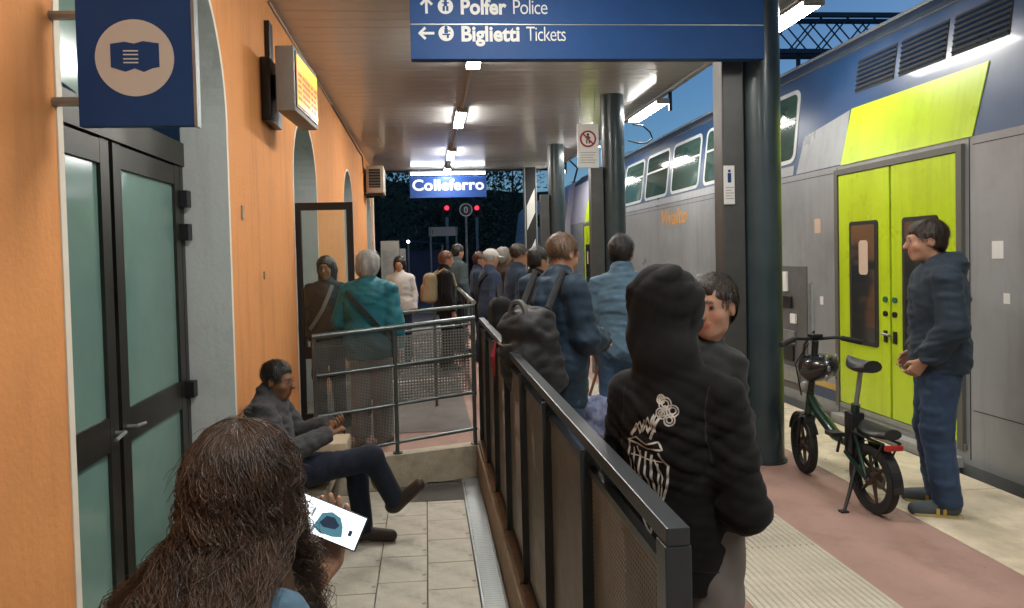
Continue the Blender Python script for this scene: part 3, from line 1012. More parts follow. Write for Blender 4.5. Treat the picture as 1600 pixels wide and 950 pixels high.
def door_bay(yc, win=True):
    """double plug door with its lime upper panel; yc is the middle of the two leaves"""
    hw = .70
    patch('lime_panel', [(yc - hw - .12, 2.36), (yc + hw - .02, 2.36), (yc + hw - .09, 2.865), (yc - hw - .19, 2.865)], m_lime, car, .0075)
    fr_ = MB()
    x0 = TX - .030
    fr_.box((x0, yc - hw - .05, .12), (TX + .002, yc - hw, 2.32)).box((x0, yc + hw, .12), (TX + .002, yc + hw + .05, 2.32)).box((x0, yc - hw, 2.27), (TX + .002, yc + hw, 2.32))
    fr_.obj('door_frame', mat('door_seal', (.10, .10, .085), .5), car)
    for s in (1, -1):
        a, b = (yc + .012, yc + hw - .008) if s > 0 else (yc - hw + .008, yc - .012)
        d = MB().box((TX - .022, a, .17), (TX + .01, b, 2.265), .006).obj('door', m_lime, car)
        wa, wb = (a + .135, b - .165) if s > 0 else (a + .165, b - .135)
        patch_pts = rpoly(wa, wb, .74, 1.83, .03)
        n = len(patch_pts)
        wf = MB().prism(patch_pts, TX - .030, TX - .0225, 'X').obj('window', m_rubber, d)
        MB().prism(rpoly(wa + .035, wb - .035, .775, 1.795, .02), TX - .0335, TX - .0305, 'X').obj('pane', m_twin2, wf)
        if s > 0:
            MB().prism(rpoly(wa + .12, wa + .24, 1.36, 1.66, .03), TX - .0350, TX - .0337, 'X').obj('sticker', mat('sticker', (.55, .42, .32), .6), wf)
        hy = a + .045 if s > 0 else b - .045
        MB().box((TX - .035, hy - .018, .80), (TX - .0225, hy + .018, .90), .003).obj('handle', m_black, d)
        MB().tube([(TX - .0225, hy, 1.16), (TX - .036, hy, 1.16)], .024, 16).obj('button', mat('door_button', (.02, .12, .06), .4), d)
        MB().tube([(TX - .0225, hy, 1.04), (TX - .036, hy, 1.04)], .024, 16).obj('button', m_black, d)
    MB().tube([(TX - .04, yc - .035, .86), (TX - .07, yc - .035, .87), (TX - .07, yc + .05, .875), (TX - .04, yc + .05, .87)], .010, 8).obj('grab_handle', m_steel, car)
    MB().box((TX - .022, yc - hw - .06, .12), (TX + .01, yc + hw + .06, .165), .003).obj('door_sill', m_steel, car)
    MB().box((TX - .10, yc - hw - .02, -.02), (TX + .02, yc + hw + .02, .06), .006).obj('footstep', mat('footstep_grey', (.33, .33, .31), .5, var=.2, vscale=9), car)


m_twin2 = mat('door_glass', (.03, .032, .03), .05, 0.0, spec=1.0, coat=1.0)
door_bay(5.27)
door_bay(15.3)
door_bay(-5.0)
# louvred vents above the door bay
for y0, y1 in ((5.36, 5.86), (4.80, 5.30), (4.24, 4.74)):
    v = patch('vent', [(y0, 3.0), (y1, 3.0), (y1, 3.30), (y0, 3.30)], m_tgap, car, .004)
    for k in range(7):
        z = 3.015 + k * .041
        x = side_x(z)
        MB().add([(x - .004, y0 + .01, z), (x - .004, y1 - .01, z), (x - .022, y1 - .01, z + .014), (x - .022, y0 + .01, z + .014), (x - .002, y1 - .01, z + .018), (x - .002, y0 + .01, z + .018)],
                 [(0, 1, 2, 3), (3, 2, 4, 5)]).obj('louvre', m_tblue, v)
# equipment recess beside the column
eq = MB().box((TX - .012, 6.52, .12), (TX + .02, 7.35, 1.42), .004).obj('equipment_hatch', mat('hatch_grey', (.11, .112, .11), .5, .2, var=.2, vscale=5), car)
for (a, b, c, d, m_) in ((6.86, 6.94, 1.15, 1.36, m_white), (6.70, 6.80, .82, .92, m_white), (6.78, 6.98, .98, 1.10, m_black), (6.72, 6.98, .60, .74, m_steel), (6.75, 6.95, .42, .58, m_black), (6.66, 6.98, .20, .36, m_steel)):
    MB().box((TX - .035, a, c), (TX - .0125, b, d), .004).obj('equipment_fitting', m_, eq)
patch('grey_end_panel', [(14.28, 2.37), (17.58, 2.37), (17.58, 3.38), (14.28, 3.38)], mat('pale_lilac_grey', (.36, .35, .42), .4, var=.1, vscale=2, dirt=.3), car, .005)
# skirting stripes and logo
patch('blue_stripe', [(6.05, .14), (6.50, .14), (6.50, .24), (6.05, .24)], m_tblue, car, .004)
patch('yellow_stripe', [(6.05, .245), (6.50, .245), (6.50, .30), (6.05, .30)], mat('yellow_stripe', (.5, .33, .08), .5), car, .004)
patch('blue_stripe', [(7.4, .14), (14.5, .14), (14.5, .24), (7.4, .24)], m_tblue, car, .004)
bb = [v.co.x for v in TEXT['logo'].vertices]
place_text('logo', 'logo', mat('logo_orange', (.62, .30, .06), .5), (TX - .003, 10.75, 2.03), FACE_LEFT, car, 1.12 / max(bb))
for yy in (6.01, 7.4, 14.4, 13.2, 4.48, 3.2, .2):
    MB().box((TX - .0025, yy - .003, .06), (TX + .002, yy + .003, 2.35)).obj('panel_joint', m_tgap, car)
for zz in (.42, 2.30):
    MB().box((TX - .0022, 6.02, zz), (TX + .002, 14.3, zz + .005)).obj('panel_joint', m_tgap, car)
    MB().box((TX - .0022, -4.2, zz), (TX + .002, 4.45, zz + .005)).obj('panel_joint', m_tgap, car)
for yy, zz, a_, b_ in ((6.28, 1.75, .10, .14), (6.25, 1.05, .05, .08), (4.2, 1.5, .09, .12), (4.15, 1.2, .05, .07)):
    MB().box((TX - .004, yy, zz), (TX - .0005, yy + a_, zz + b_)).obj('sticker', MATS['sticker'] if yy > 6.26 else m_white, car)
for yy in (6.4, 3.9):
    MB().tube([(TX - .02, yy, .55), (TX - .05, yy, .55), (TX - .05, yy, 1.25), (TX - .02, yy, 1.25)], .012, 8).obj('grab_rail', m_steel, car)
for yy in (.5, 14.0):
    for dy in (-1.2, 1.2):
        MB().tube([(4.2, yy + dy, -.35), (6.3, yy + dy, -.35)], .42, 24).obj('wheel', m_tgap, car)
box('underframe', (3.98, Y0 + .2, -.80), (6.5, Y1 - .2, -.36), m_tgap, car)

# next carriage / locomotive, lilac, with a rounded nose
lo = thing('locomotive', 'pale lilac locomotive with rounded ridged nose at the head of the train', 'locomotive', (0, 0, 0))
m_lil = mat('lilac_paint', (.62, .60, .70), .35, var=.1, vscale=2, coat=.2, dirt=.2)
body = MB()
secs = []
N = len(PROF)
for (yy, sc, dz) in ((18.3, 1, 0), (27.4, 1, 0), (28.8, .97, -.06), (29.6, .90, -.22), (30.2, .78, -.5), (30.5, .66, -.85)):
    secs.append([(5.25 + (x - 5.25) * sc, yy, -.35 + (z + .35) * (1 + dz / 4.15)) for x, z in PROF])
for s_ in secs:
    body.v += s_
for i in range(len(secs) - 1):
    for k in range(N):
        a, b = i * N + k, i * N + (k + 1) % N
        body.f.append((a, b, b + N, a + N))
body.f.append(tuple(range(N)))
body.f.append(tuple(range((len(secs) - 1) * N, len(secs) * N)))
body.obj('body', m_lil, lo, True)
for k in range(9):
    z = .75 + k * .20
    MB().box((3.835, 26.2, z), (3.86, 28.2, z + .05)).obj('ridge', m_white, lo)
for k in range(7):
    y0 = 18.6 + k * 1.05
    MB().prism(rpoly(y0, y0 + .8, 2.55, 2.95, .08), 3.80, 3.86, 'X').obj('window', m_twin, lo)
box('lime_band', (3.838, 18.4, 1.6), (3.85, 19.8, 2.4), m_lime, lo)
box('underframe', (3.98, 18.4, -.80), (6.5, 29.5, -.36), m_tgap, lo)
MB().tube([(4.7, 21, 3.75), (5.0, 21.6, 4.4), (4.7, 22.2, 4.9), (5.8, 22.2, 4.9), (5.5, 21.6, 4.4), (5.8, 21, 3.75)], .03, 6).obj('pantograph', m_black, lo)

# ------------------------------------------------------------------ folding electric bike
bk = thing('electric_bike', 'small black and dark green folding electric bike parked on its stand beside the column', 'bicycle', (2.655, 3.82, 0), R(-1))
# local: +y forward, x to its right; rear wheel contact at origin
m_fr = mat('bike_green', (.008, .035, .022), .3, .3, coat=.5)
m_sad = mat('saddle_vinyl', (.013, .013, .014), .42, var=.2)
WB, WR = .77, .205
def wheel(cy, steer=0.0):
    t = thing_part('wheel', bk, (0, cy, WR), steer)
    MB().ring((0, 0, 0), WR, WR - .048, .048, 40).obj('tyre', m_rubber, t, True)
    MB().ring((0, 0, 0), WR - .046, WR - .062, .034, 40).obj('rim', m_black, t, True)
    h = MB().tube([(-.035, 0, 0), (.035, 0, 0)], .038, 18)
    for k in range(6):
        a = k * math.pi / 3 + .3
        h.tube([(0, .03 * math.cos(a), .03 * math.sin(a)), (0, (WR - .058) * math.cos(a), (WR - .058) * math.sin(a))], [.014, .009], 6)
    h.obj('cast_spokes', mat('spoke_bronze', (.10, .07, .05), .35, .6), t, True)
    MB().ring((.032, 0, 0), .065, .045, .003, 24).obj('brake_disc', m_steel, t)
    # mudguard
    g = MB()
    rr = WR + .022
    a0, a1 = (R(15), R(150)) if cy > .1 else (R(20), R(185))
    n = 16
    for k in range(n):
        p, q = a0 + (a1 - a0) * k / n, a0 + (a1 - a0) * (k + 1) / n
        g.add([(-.03, rr * math.cos(p), rr * math.sin(p)), (.03, rr * math.cos(p), rr * math.sin(p)), (.03, rr * math.cos(q), rr * math.sin(q)), (-.03, rr * math.cos(q), rr * math.sin(q))], [(0, 1, 2, 3)])
    g.obj('mudguard', m_black, t)
    return t
def thing_part(name, parent, loc, rz):
    """a hub that carries the pieces of a wheel"""
    o = MB().tube([(-.05, 0, 0), (.05, 0, 0)], .012, 10).obj(name, m_steel, parent)
    o.location = loc
    o.rotation_euler = (0, 0, rz)
    return o
wheel(0)
wheel(WB, R(-10))
f = MB()
f.tube([(0, WB - .09, .56), (0, WB - .20, .47), (0, .38, .37), (0, .22, .36)], [.030, .036, .038, .034], 12)
f.tube([(0, .22, .30), (0, .165, .62)], .026, 12)
f.tube([(0, WB - .065, .44), (0, WB - .095, .60)], .026, 12)
f.tube([(.045, .0, WR), (.04, .21, .31), (0, .22, .34)], .014, 8).tube([(-.045, .0, WR), (-.04, .21, .31), (0, .22, .34)], .014, 8)
f.tube([(.045, .0, WR), (.04, .10, .42), (0, .18, .50)], .012, 8).tube([(-.045, .0, WR), (-.04, .10, .42), (0, .18, .50)], .012, 8)
f.obj('frame', m_fr, bk, True)
fk = MB()
fk.tube([(0, WB - .065, .44), (.0, WB - .05, .425)], .024, 10)
for s in (-1, 1):
    fk.tube([(0, WB - .055, .43), (.048 * s, WB - .045, .41), (.048 * s, WB, WR)], .015, 8)
fk.obj('fork', m_black, bk, True)
MB().tube([(0, WB - .10, .60), (.0, WB - .165, .96)], .021, 12).obj('steering_stem', m_black, bk, True)
hb = MB().tube([(-.27, WB - .23, .955), (-.15, WB - .18, .985), (0, WB - .165, .975), (.15, WB - .18, .985), (.27, WB - .23, .955)], .012, 10)
hbo = hb.obj('handlebar', m_black, bk, True)
for s in (-1, 1):
    MB().tube([(.17 * s, WB - .19, .98), (.285 * s, WB - .237, .952)], .018, 10).obj('grip', m_rubber, hbo, True)
    MB().tube([(.15 * s, WB - .17, .975), (.25 * s, WB - .175, .95)], .006, 6).obj('brake_lever', m_steel, hbo)
MB().box((-.04, WB - .19, .985), (.04, WB - .13, 1.01), .006).obj('display_unit', m_black, hbo)
MB().tube([(.02, WB - .13, .94), (.05, WB - .02, .80), (.03, WB - .03, .58), (.01, .45, .42)], .005, 6).obj('brake_cable', m_black, bk)
MB().tube([(-.03, WB - .13, .94), (-.06, WB - .01, .78), (-.03, WB - .03, .56)], .005, 6).obj('brake_cable', m_black, bk)
MB().ball((0, WB - .02, .62), (.035, .03, .035)).obj('head_lamp', mat('lamp_lens', (.4, .4, .38), .2), bk, True)
MB().tube([(0, .165, .60), (0, .115, .83)], .014, 10).obj('seat_post', m_steel, bk, True)
sd = MB()
for (y0, w_, z) in ():
    pass
def saddle(name, cy, cz, L, w0, w1, th):
    vs, fs = [], []
    n, k = 10, 12
    for i in range(n + 1):
        t = i / n
        yy = cy - L / 2 + L * t
        wd = (w0 * (1 - t) ** .7 + w1 * t ** .9) * (math.sin(math.pi * min(1, max(0, t * .92 + .06))) ** .28)
        for j in range(k):
            a = 2 * math.pi * j / k
            vs.append((wd * .5 * math.cos(a), yy, cz + th * .5 * math.sin(a) * (1 if math.sin(a) > 0 else .8) + .012 * (2 * t - 1) ** 2))
    for i in range(n):
        for j in range(k):
            fs.append((i * k + j, i * k + (j + 1) % k, (i + 1) * k + (j + 1) % k, (i + 1) * k + j))
    fs.append(tuple(range(k)))
    fs.append(tuple(range(n * k, n * k + k)))
    return MB().add(vs, fs).obj(name, m_sad, bk, True)
saddle('saddle', .115, .865, .24, .19, .06, .085)
saddle('rear_seat', -.05, .50, .26, .17, .13, .07)
MB().tube([(.05, -.17, .46), (.05, .12, .46)], .008, 6).tube([(-.05, -.17, .46), (-.05, .12, .46)], .008, 6).tube([(-.05, -.16, .46), (-.05, 0, WR)], .006, 6).tube([(.05, -.16, .46), (.05, 0, WR)], .006, 6).obj('rack', m_black, bk)
MB().box((-.05, -.20, .425), (.05, -.17, .455), .006).obj('tail_lamp', mat('tail_red', (.35, .02, .015), .3), bk)
MB().box((-.045, .14, .30), (.045, .22, .57), .015).obj('battery', m_black, bk, True)
MB().ring((.06, .25, .30), .07, .055, .006, 28).obj('chainring', m_black, bk)
cro = MB().tube([(.07, .25, .30), (.075, .30, .17)], .009, 8).obj('crank', m_black, bk)
cro2 = MB().tube([(-.07, .25, .30), (-.075, .20, .43)], .009, 8).obj('crank', m_black, bk)
MB().box((.075, .26, .155), (.16, .34, .18), .004).obj('pedal', m_black, cro)
MB().box((-.16, .16, .42), (-.075, .24, .445), .004).obj('pedal', m_black, cro2)
MB().tube([(-.05, .10, .24), (-.10, .07, .12), (-.17, .02, .01)], [.014, .012, .010], 8).obj('kickstand', m_black, bk)
MB().box((-.20, .0, .0), (-.15, .04, .012), .003).obj('stand_foot', m_rubber, bk)

hl = thing('bike_helmet', 'black bicycle helmet hanging from the handlebar of the electric bike', 'helmet', (2.70, 4.50, .79), R(20))
vs, fs = [], []
n1, n2 = 18, 9
for i in range(n2 + 1):
    th = (math.pi * .56) * i / n2
    for j in range(n1):
        ph = 2 * math.pi * j / n1
        rr = 1 + .03 * math.cos(6 * ph)
        vs.append((.092 * rr * math.sin(th) * math.cos(ph), .075 * rr * math.sin(th) * math.sin(ph) - .02, .115 * math.cos(th)))
for i in range(n2):
    for j in range(n1):
        fs.append((i * n1 + j, (i + 1) * n1 + j, (i + 1) * n1 + (j + 1) % n1, i * n1 + (j + 1) % n1))
o = MB().add(vs, fs).obj('shell', mat('helmet_black', (.012, .012, .013), .25, coat=.6), hl, True)
o.rotation_euler = (R(70), 0, 0)
hl.scale = (1.45, 1.45, 1.35)
for k in range(3):
    for s in (-1, 1):
        MB().ball((s * .034, -.105 + abs(k - 1) * .012, -.055 + k * .05), (.009, .008, .017), 8, 6).obj('vent', m_steel, hl, True)  # vents in pale steel: highlight dashes on the shell put into their colour
MB().tube([(-.06, .02, -.05), (-.03, .03, .10), (0, .0, .17), (.03, .03, .10), (.06, .02, -.05)], .006, 6).obj('strap', m_rubber, hl)

# ------------------------------------------------------------------ people: implicit surfaces -> one continuous mesh each
def nrm(v):
    v = np.asarray(v, float)
    return v / (np.linalg.norm(v) + 1e-9)


class Vol:
    def __init__(s, lo, hi, h, refine=()):
        s.ax = []
        for i in range(3):
            c = [lo[i]]
            while c[-1] < hi[i]:
                st = h
                for (rl, rh, rs) in refine:
                    if rl[i] - .01 < c[-1] < rh[i]:
                        st = min(st, rs)
                c.append(c[-1] + st)
            s.ax.append(np.array(c))
        s.d = np.full([len(a) for a in s.ax], .25, np.float32)

    def reg(s, lo, hi):
        sl = tuple(slice(max(0, np.searchsorted(s.ax[i], lo[i]) - 1), np.searchsorted(s.ax[i], hi[i]) + 1) for i in range(3))
        if any(q.stop - q.start <= 0 for q in sl):
            return None, None
        P = np.stack(np.meshgrid(*[s.ax[i][sl[i]] for i in range(3)], indexing='ij'), -1)
        return sl, P

    def put(s, sl, e, k, op):
        a = s.d[sl]
        e = e.astype(np.float32)
        if op == 'u':
            if k > 0:
                h = np.clip(.5 + .5 * (a - e) / k, 0, 1)
                s.d[sl] = a * (1 - h) + e * h - k * h * (1 - h)
            else:
                s.d[sl] = np.minimum(a, e)
        else:
            if k > 0:
                h = np.clip(.5 - .5 * (a + e) / k, 0, 1)
                s.d[sl] = a * (1 - h) - e * h + k * h * (1 - h)
            else:
                s.d[sl] = np.maximum(a, -e)

    def cap(s, a, b, ra, rb, k=.02, op='u', clip=None, m=.10):
        a, b = np.asarray(a, float), np.asarray(b, float)
        r = max(ra, rb) + m
        sl, P = s.reg(np.minimum(a, b) - r, np.maximum(a, b) + r)
        if sl is None:
            return s
        ab = b - a
        t = np.clip(((P - a) @ ab) / (ab @ ab + 1e-12), 0, 1)
        e = np.linalg.norm(P - (a + t[..., None] * ab), axis=-1) - (ra + (rb - ra) * t)
        if clip is not None:
            for (q, n) in clip:
                e = np.maximum(e, (P - np.asarray(q)) @ nrm(n))
        s.put(sl, e, k, op)
        return s

    def ell(s, c, r, Rm=None, k=.02, op='u', clip=None, m=.10):
        c, r = np.asarray(c, float), np.asarray(r, float)
        q = r.max() + m
        sl, P = s.reg(c - q, c + q)
        if sl is None:
            return s
        L = P - c
        if Rm is not None:
            L = L @ Rm
        k0 = np.linalg.norm(L / r, axis=-1)
        k1 = np.linalg.norm(L / (r * r), axis=-1) + 1e-9
        e = k0 * (k0 - 1) / k1
        if clip is not None:
            for (q_, n) in clip:
                e = np.maximum(e, (P - np.asarray(q_)) @ nrm(n))
        s.put(sl, e, k, op)
        return s

    def rbox(s, c, hf, rr, Rm=None, k=.02, op='u', m=.08):
        c, hf = np.asarray(c, float), np.asarray(hf, float)
        q = np.linalg.norm(hf) + m
        sl, P = s.reg(c - q, c + q)
        if sl is None:
            return s
        L = P - c
        if Rm is not None:
            L = L @ Rm
        Q = np.abs(L) - (hf - rr)
        e = np.linalg.norm(np.maximum(Q, 0), axis=-1) + np.minimum(Q.max(-1), 0) - rr
        s.put(sl, e, k, op)
        return s

    def clip(s, p, n):
        P = np.stack(np.meshgrid(*s.ax, indexing='ij'), -1)
        s.d = np.maximum(s.d, ((P - np.asarray(p)) @ nrm(n)).astype(np.float32))
        return s

    def wrinkle(s, amp, freq, seed, sq=(1, 1, 1), sharp=.5, lumps=False):
        """long thin folds in a few directions, fading in and out over the cloth"""
        rg = np.random.default_rng(seed)
        idx = np.nonzero(np.abs(s.d) < .05)
        P = np.stack([s.ax[i][idx[i]] for i in range(3)], -1) * np.array(sq)
        n = np.zeros(len(P))
        for i in range(5):
            d1 = nrm(rg.normal(0, 1, 3) * (.6, .6, 1.0))
            d2 = nrm(np.cross(d1, rg.normal(0, 1, 3)))
            d3 = nrm(rg.normal(0, 1, 3))
            f = freq * rg.uniform(.7, 1.5)
            w_ = np.sin(P @ d1 * f + 1.5 * np.sin(P @ d2 * f * .22 + rg.uniform(0, 6)) + .5 * np.sin(P @ d3 * f * .5) + rg.uniform(0, 6))
            ms = np.clip(.25 + 1.1 * np.sin(P @ d3 * 9 + rg.uniform(0, 6)) * np.sin(P @ d2 * 7 + rg.uniform(0, 6)), 0, 1)
            if lumps:
                ms = 1
            n += ms * ((1 - sharp) * w_ + sharp * (1 - 2 * np.abs(w_) ** .8))
        s.d[idx] += (amp * n / 1.6).astype(np.float32)
        return s

    def mesh(s):
        d = s.d
        d[0], d[-1] = .2, .2
        d[:, 0], d[:, -1] = .2, .2
        d[:, :, 0], d[:, :, -1] = .2, .2
        sg = d < 0
        nx, ny, nz = d.shape
        cnt = np.zeros((nx - 1, ny - 1, nz - 1), np.int8)
        for i in (0, 1):
            for j in (0, 1):
                for k in (0, 1):
                    cnt += sg[i:nx - 1 + i, j:ny - 1 + j, k:nz - 1 + k]
        act = np.argwhere((cnt > 0) & (cnt < 8))
        ids = np.full(cnt.shape, -1, np.int64)
        ids[tuple(act.T)] = np.arange(len(act))
        acc = np.zeros((len(act), 3))
        num = np.zeros(len(act))
        cs = [(0, 0, 0), (1, 0, 0), (0, 1, 0), (1, 1, 0), (0, 0, 1), (1, 0, 1), (0, 1, 1), (1, 1, 1)]
        val = {c: d[act[:, 0] + c[0], act[:, 1] + c[1], act[:, 2] + c[2]] for c in cs}
        for c in cs:
            for axx in range(3):
                if c[axx] == 0:
                    e = list(c)
                    e[axx] = 1
                    e = tuple(e)
                    a, b = val[c], val[e]
                    mk = (a < 0) != (b < 0)
                    t = np.where(mk, a / np.where(mk, a - b, 1), 0)
                    p = np.tile(np.array(c, float), (len(act), 1))
                    p[:, axx] = t
                    acc[mk] += p[mk]
                    num[mk] += 1
        fr_ = acc / np.maximum(num, 1)[:, None]
        V = np.empty_like(fr_)
        for i in range(3):
            A_ = s.ax[i]
            V[:, i] = A_[act[:, i]] + fr_[:, i] * (A_[act[:, i] + 1] - A_[act[:, i]])
        Fs = []
        for axx in range(3):
            sh = [slice(None)] * 3
            s0, s1 = list(sh), list(sh)
            s0[axx], s1[axx] = slice(0, -1), slice(1, None)
            ch = sg[tuple(s0)] != sg[tuple(s1)]
            e = np.argwhere(ch)
            o1, o2 = [a for a in range(3) if a != axx]
            e = e[(e[:, o1] > 0) & (e[:, o2] > 0) & (e[:, o1] < d.shape[o1] - 1) & (e[:, o2] < d.shape[o2] - 1)]
            inside = sg[tuple(e.T)]
            q = []
            for (u, v) in ((1, 1), (0, 1), (0, 0), (1, 0)):
                c = e.copy()
                c[:, o1] -= u
                c[:, o2] -= v
                q.append(ids[tuple(c.T)])
            q = np.stack(q, 1)
            flip = inside if axx != 1 else ~inside
            q[~flip] = q[~flip][:, ::-1]
            Fs.append(q)
        return V, np.concatenate(Fs)


def add_mesh(name, V, Fq, m, parent=None, col=None):
    me = bpy.data.meshes.new(name)
    me.vertices.add(len(V))
    me.vertices.foreach_set('co', V.astype(np.float32).ravel())
    me.loops.add(Fq.size)
    me.loops.foreach_set('vertex_index', Fq.astype(np.int32).ravel())
    me.polygons.add(len(Fq))
    me.polygons.foreach_set('loop_start', np.arange(0, Fq.size, 4, dtype=np.int32))
    me.update(calc_edges=True)
    me.validate()
    me.shade_smooth()
    me.materials.append(m)
    if col is not None:
        at = me.attributes.new('Col', 'FLOAT_COLOR', 'POINT')
        at.data.foreach_set('color', np.concatenate([col, np.ones((len(V), 1))], 1).astype(np.float32).ravel())
    return link(name, me, parent)


m_skin = mat('skin', (.5, .3, .2), .5, attr=True, var=.10, vscale=40, bump=.08, bscale=120, spec=.4)
try:
    m_skin.node_tree.nodes['Principled BSDF'].inputs['Subsurface Weight'].default_value = .12
    m_skin.node_tree.nodes['Principled BSDF'].inputs['Subsurface Radius'].default_value = (.012, .005, .003)
except Exception:
    pass


def fabric(name, col, rough=.85, var=.10, vscale=5, bump=.18, bscale=500, sheen=.06, dirt=0.0, **kw):
    return mat('fabric_' + name, col, rough, var=var, vscale=vscale, bump=bump, bscale=bscale, sheen=sheen, spec=.25, dirt=dirt, **kw)


def hairmat(name, col):
    return mat('hair_' + name, col, .42, var=.45, vscale=26, bump=.7, bscale=70, stretch=(1, 1, .25), spec=.5)


BASE = dict(pelvis=(0, 0, .95), chest=(0, .0, 1.30), neck=(0, -.01, 1.47), head=(0, .025, 1.635),
            shL=(-.172, -.005, 1.400), shR=(.172, -.005, 1.400), elL=(-.215, -.03, 1.125), elR=(.215, -.03, 1.125),
            wrL=(-.225, .05, .885), wrR=(.225, .05, .885),
            hipL=(-.09, 0, .93), hipR=(.09, 0, .93), knL=(-.10, .03, .50), knR=(.10, .03, .50), anL=(-.105, -.02, .085), anR=(.105, -.02, .085),
            toL=(-.125, .125, .035), toR=(.125, .125, .035))


def person(label, loc, face, Ht=1.75, J=None, look=(0, 0), h=.018, hc=None, skin=(.42, .24, .155), hair=None, top=None, bottom=None,
           shoes=None, fingers=True, handdir=None, handnrm=None, curl=35, refine=(), wide=1.0, seed=1, cap_=None, group=None, zoff=0.0):
    """face: heading in degrees, 0 = +Y, 90 = -X; joints are local, the figure faces +Y"""
    s = Ht / 1.75
    j = {k: np.array(v) * s for k, v in BASE.items()}
    for k in ('shL', 'shR', 'elL', 'elR', 'wrL', 'wrR'):
        j[k][0] *= wide
    for k, v in (J or {}).items():
        j[k] = np.array(v, float)
    hc = hc or h
    up = nrm(j['neck'] - j['pelvis'])
    rt = nrm(j['shR'] - j['shL'])
    rt = nrm(rt - up * (rt @ up))
    fw = np.cross(up, rt)
    RT = np.stack([rt, fw, up], 1)
    hy, hp = R(look[0]), R(look[1])
    f0 = np.array([-math.sin(hy) * math.cos(hp), math.cos(hy) * math.cos(hp), math.sin(hp)])
    hr = nrm(np.cross(f0, (0, 0, 1)))
    hu = np.cross(hr, f0)
    RH = np.stack([hr, f0, hu], 1)
    C = j['head']

    def H(x, y, z):
        return C + hr * x * s + f0 * y * s + hu * z * s
    pts = np.array(list(j.values()))
    lo, hi = pts.min(0) - .24, pts.max(0) + .24
    # ---- body
    v = Vol(lo, hi, h, refine)
    T = lambda k, x, y, z: j[k] + RT @ (np.array([x, y, z]) * s)
    v.ell(T('pelvis', 0, -.005, 0), np.array([.155 * wide, .11, .12]) * s, RT, .05)
    v.ell((j['pelvis'] + j['chest']) / 2, np.array([.135 * wide, .095, .17]) * s, RT, .06)
    v.ell(j['chest'], np.array([.16 * wide, .11, .18]) * s, RT, .06)
    for q in 'LR':
        v.cap(j['neck'] - up * .045, j['sh' + q], .055 * s, .048 * s, .05)
    v.cap(j['neck'] - up * .03, H(0, -.02, -.075), .056 * s, .05 * s, .03)
    v.ell(H(0, -.012, .032), np.array([.076, .098, .088]) * s, RH, .03)
    v.ell(H(0, .022, -.035), np.array([.060, .073, .085]) * s, RH, .03)
    v.ell(H(0, .058, -.098), np.array([.030, .026, .020]) * s, RH, .03)
    v.cap(H(-.03, .086, .026), H(.03, .086, .026), .010 * s, .010 * s, .015)
    for q in (-1, 1):
        v.ell(H(.031 * q, .100, .004), np.array([.016, .012, .010]) * s, RH, .008, 's')
        v.ell(H(.031 * q, .081, .004), np.array([.013, .013, .011]) * s, RH, .004)
        v.ell(H(.077 * q, -.008, -.01), np.array([.010, .020, .031]) * s, RH, .008)
        v.ell(H(.040 * q, .060, -.03), np.array([.022, .025, .022]) * s, RH, .02)
    v.cap(H(0, .092, .010), H(0, .113, -.030), .009 * s, .0135 * s, .012)
    v.cap(H(-.017, .088, -.060), H(.017, .088, -.060), .0085 * s, .0085 * s, .008)
    v.cap(H(-.014, .086, -.073), H(.014, .086, -.073), .0085 * s, .0085 * s, .008)
    for q in 'LR':
        v.cap(j['sh' + q], j['el' + q], .050 * s, .040 * s, .03)
        v.cap(j['el' + q], j['wr' + q], .041 * s, .027 * s, .02)
        v.cap(j['hip' + q], j['kn' + q], .083 * s, .056 * s, .05)
        v.cap(j['kn' + q], j['an' + q], .052 * s, .036 * s, .03)
        mid = j['kn' + q] * .65 + j['an' + q] * .35
        v.ell(mid - nrm(j['to' + q] - j['an' + q]) * .018, np.array([.048, .05, .10]) * s, None, .03)
        v.cap(j['an' + q] - (0, 0, .03), j['to' + q], .036 * s, .030 * s, .03)
        # hand
        W = j['wr' + q]
        D = nrm((handdir or {}).get(q, W - j['el' + q]))
        N = (handnrm or {}).get(q, np.array([1, .3, 0]) * (1 if q == 'L' else -1))
        N = np.array(N, float)
        N = nrm(N - D * (N @ D))
        S = np.cross(D, N) * (1 if q == 'R' else -1)      # towards the thumb
        sg = 1.0
        for o_ in (-.024, -.008, .008, .024):
            v.cap(W + D * .012 * s + S * o_ * .6 * s, W + D * .092 * s + S * o_ * 1.15 * s, .015 * s, .0125 * s, .012)
        cu = curl[q] if isinstance(curl, dict) else curl
        for o_, L in ((.029, .072), (.0095, .080), (-.0095, .075), (-.028, .058)):
            b0 = W + D * .092 * s + S * o_ * 1.1 * s
            a1 = R(cu * .9)
            d1 = D * math.cos(a1) + N * math.sin(a1)
            b1 = b0 + d1 * L * .5 * s
            a2 = R(cu * 2.0)
            d2 = D * math.cos(a2) + N * math.sin(a2)
            b3 = b1 + d2 * L * .32 * s
            a3 = R(cu * 2.7)
            d3 = D * math.cos(a3) + N * math.sin(a3)
            b4 = b3 + d3 * L * .26 * s
            v.cap(b0, b1, .0092 * s, .0086 * s, .004)
            v.cap(b1, b3, .0086 * s, .0078 * s, .003)
            v.cap(b3, b4, .0078 * s, .0068 * s, .003)
        t0 = W + D * .028 * s + S * .026 * s
        t1 = W + D * .062 * s + S * .050 * s + N * .018 * s
        t2 = W + D * .098 * s + S * .050 * s + N * .030 * s
        v.cap(t0, t1, .014 * s, .0105 * s, .01)
        v.cap(t1, t2, .0105 * s, .0078 * s, .004)
    V, Fq = v.mesh()
    col = np.tile(np.array(skin), (len(V), 1))
    def near(p, r):
        return np.linalg.norm(V - p, axis=1) < r
    hcol = np.array((hair or {}).get('col', (.03, .02, .015)))
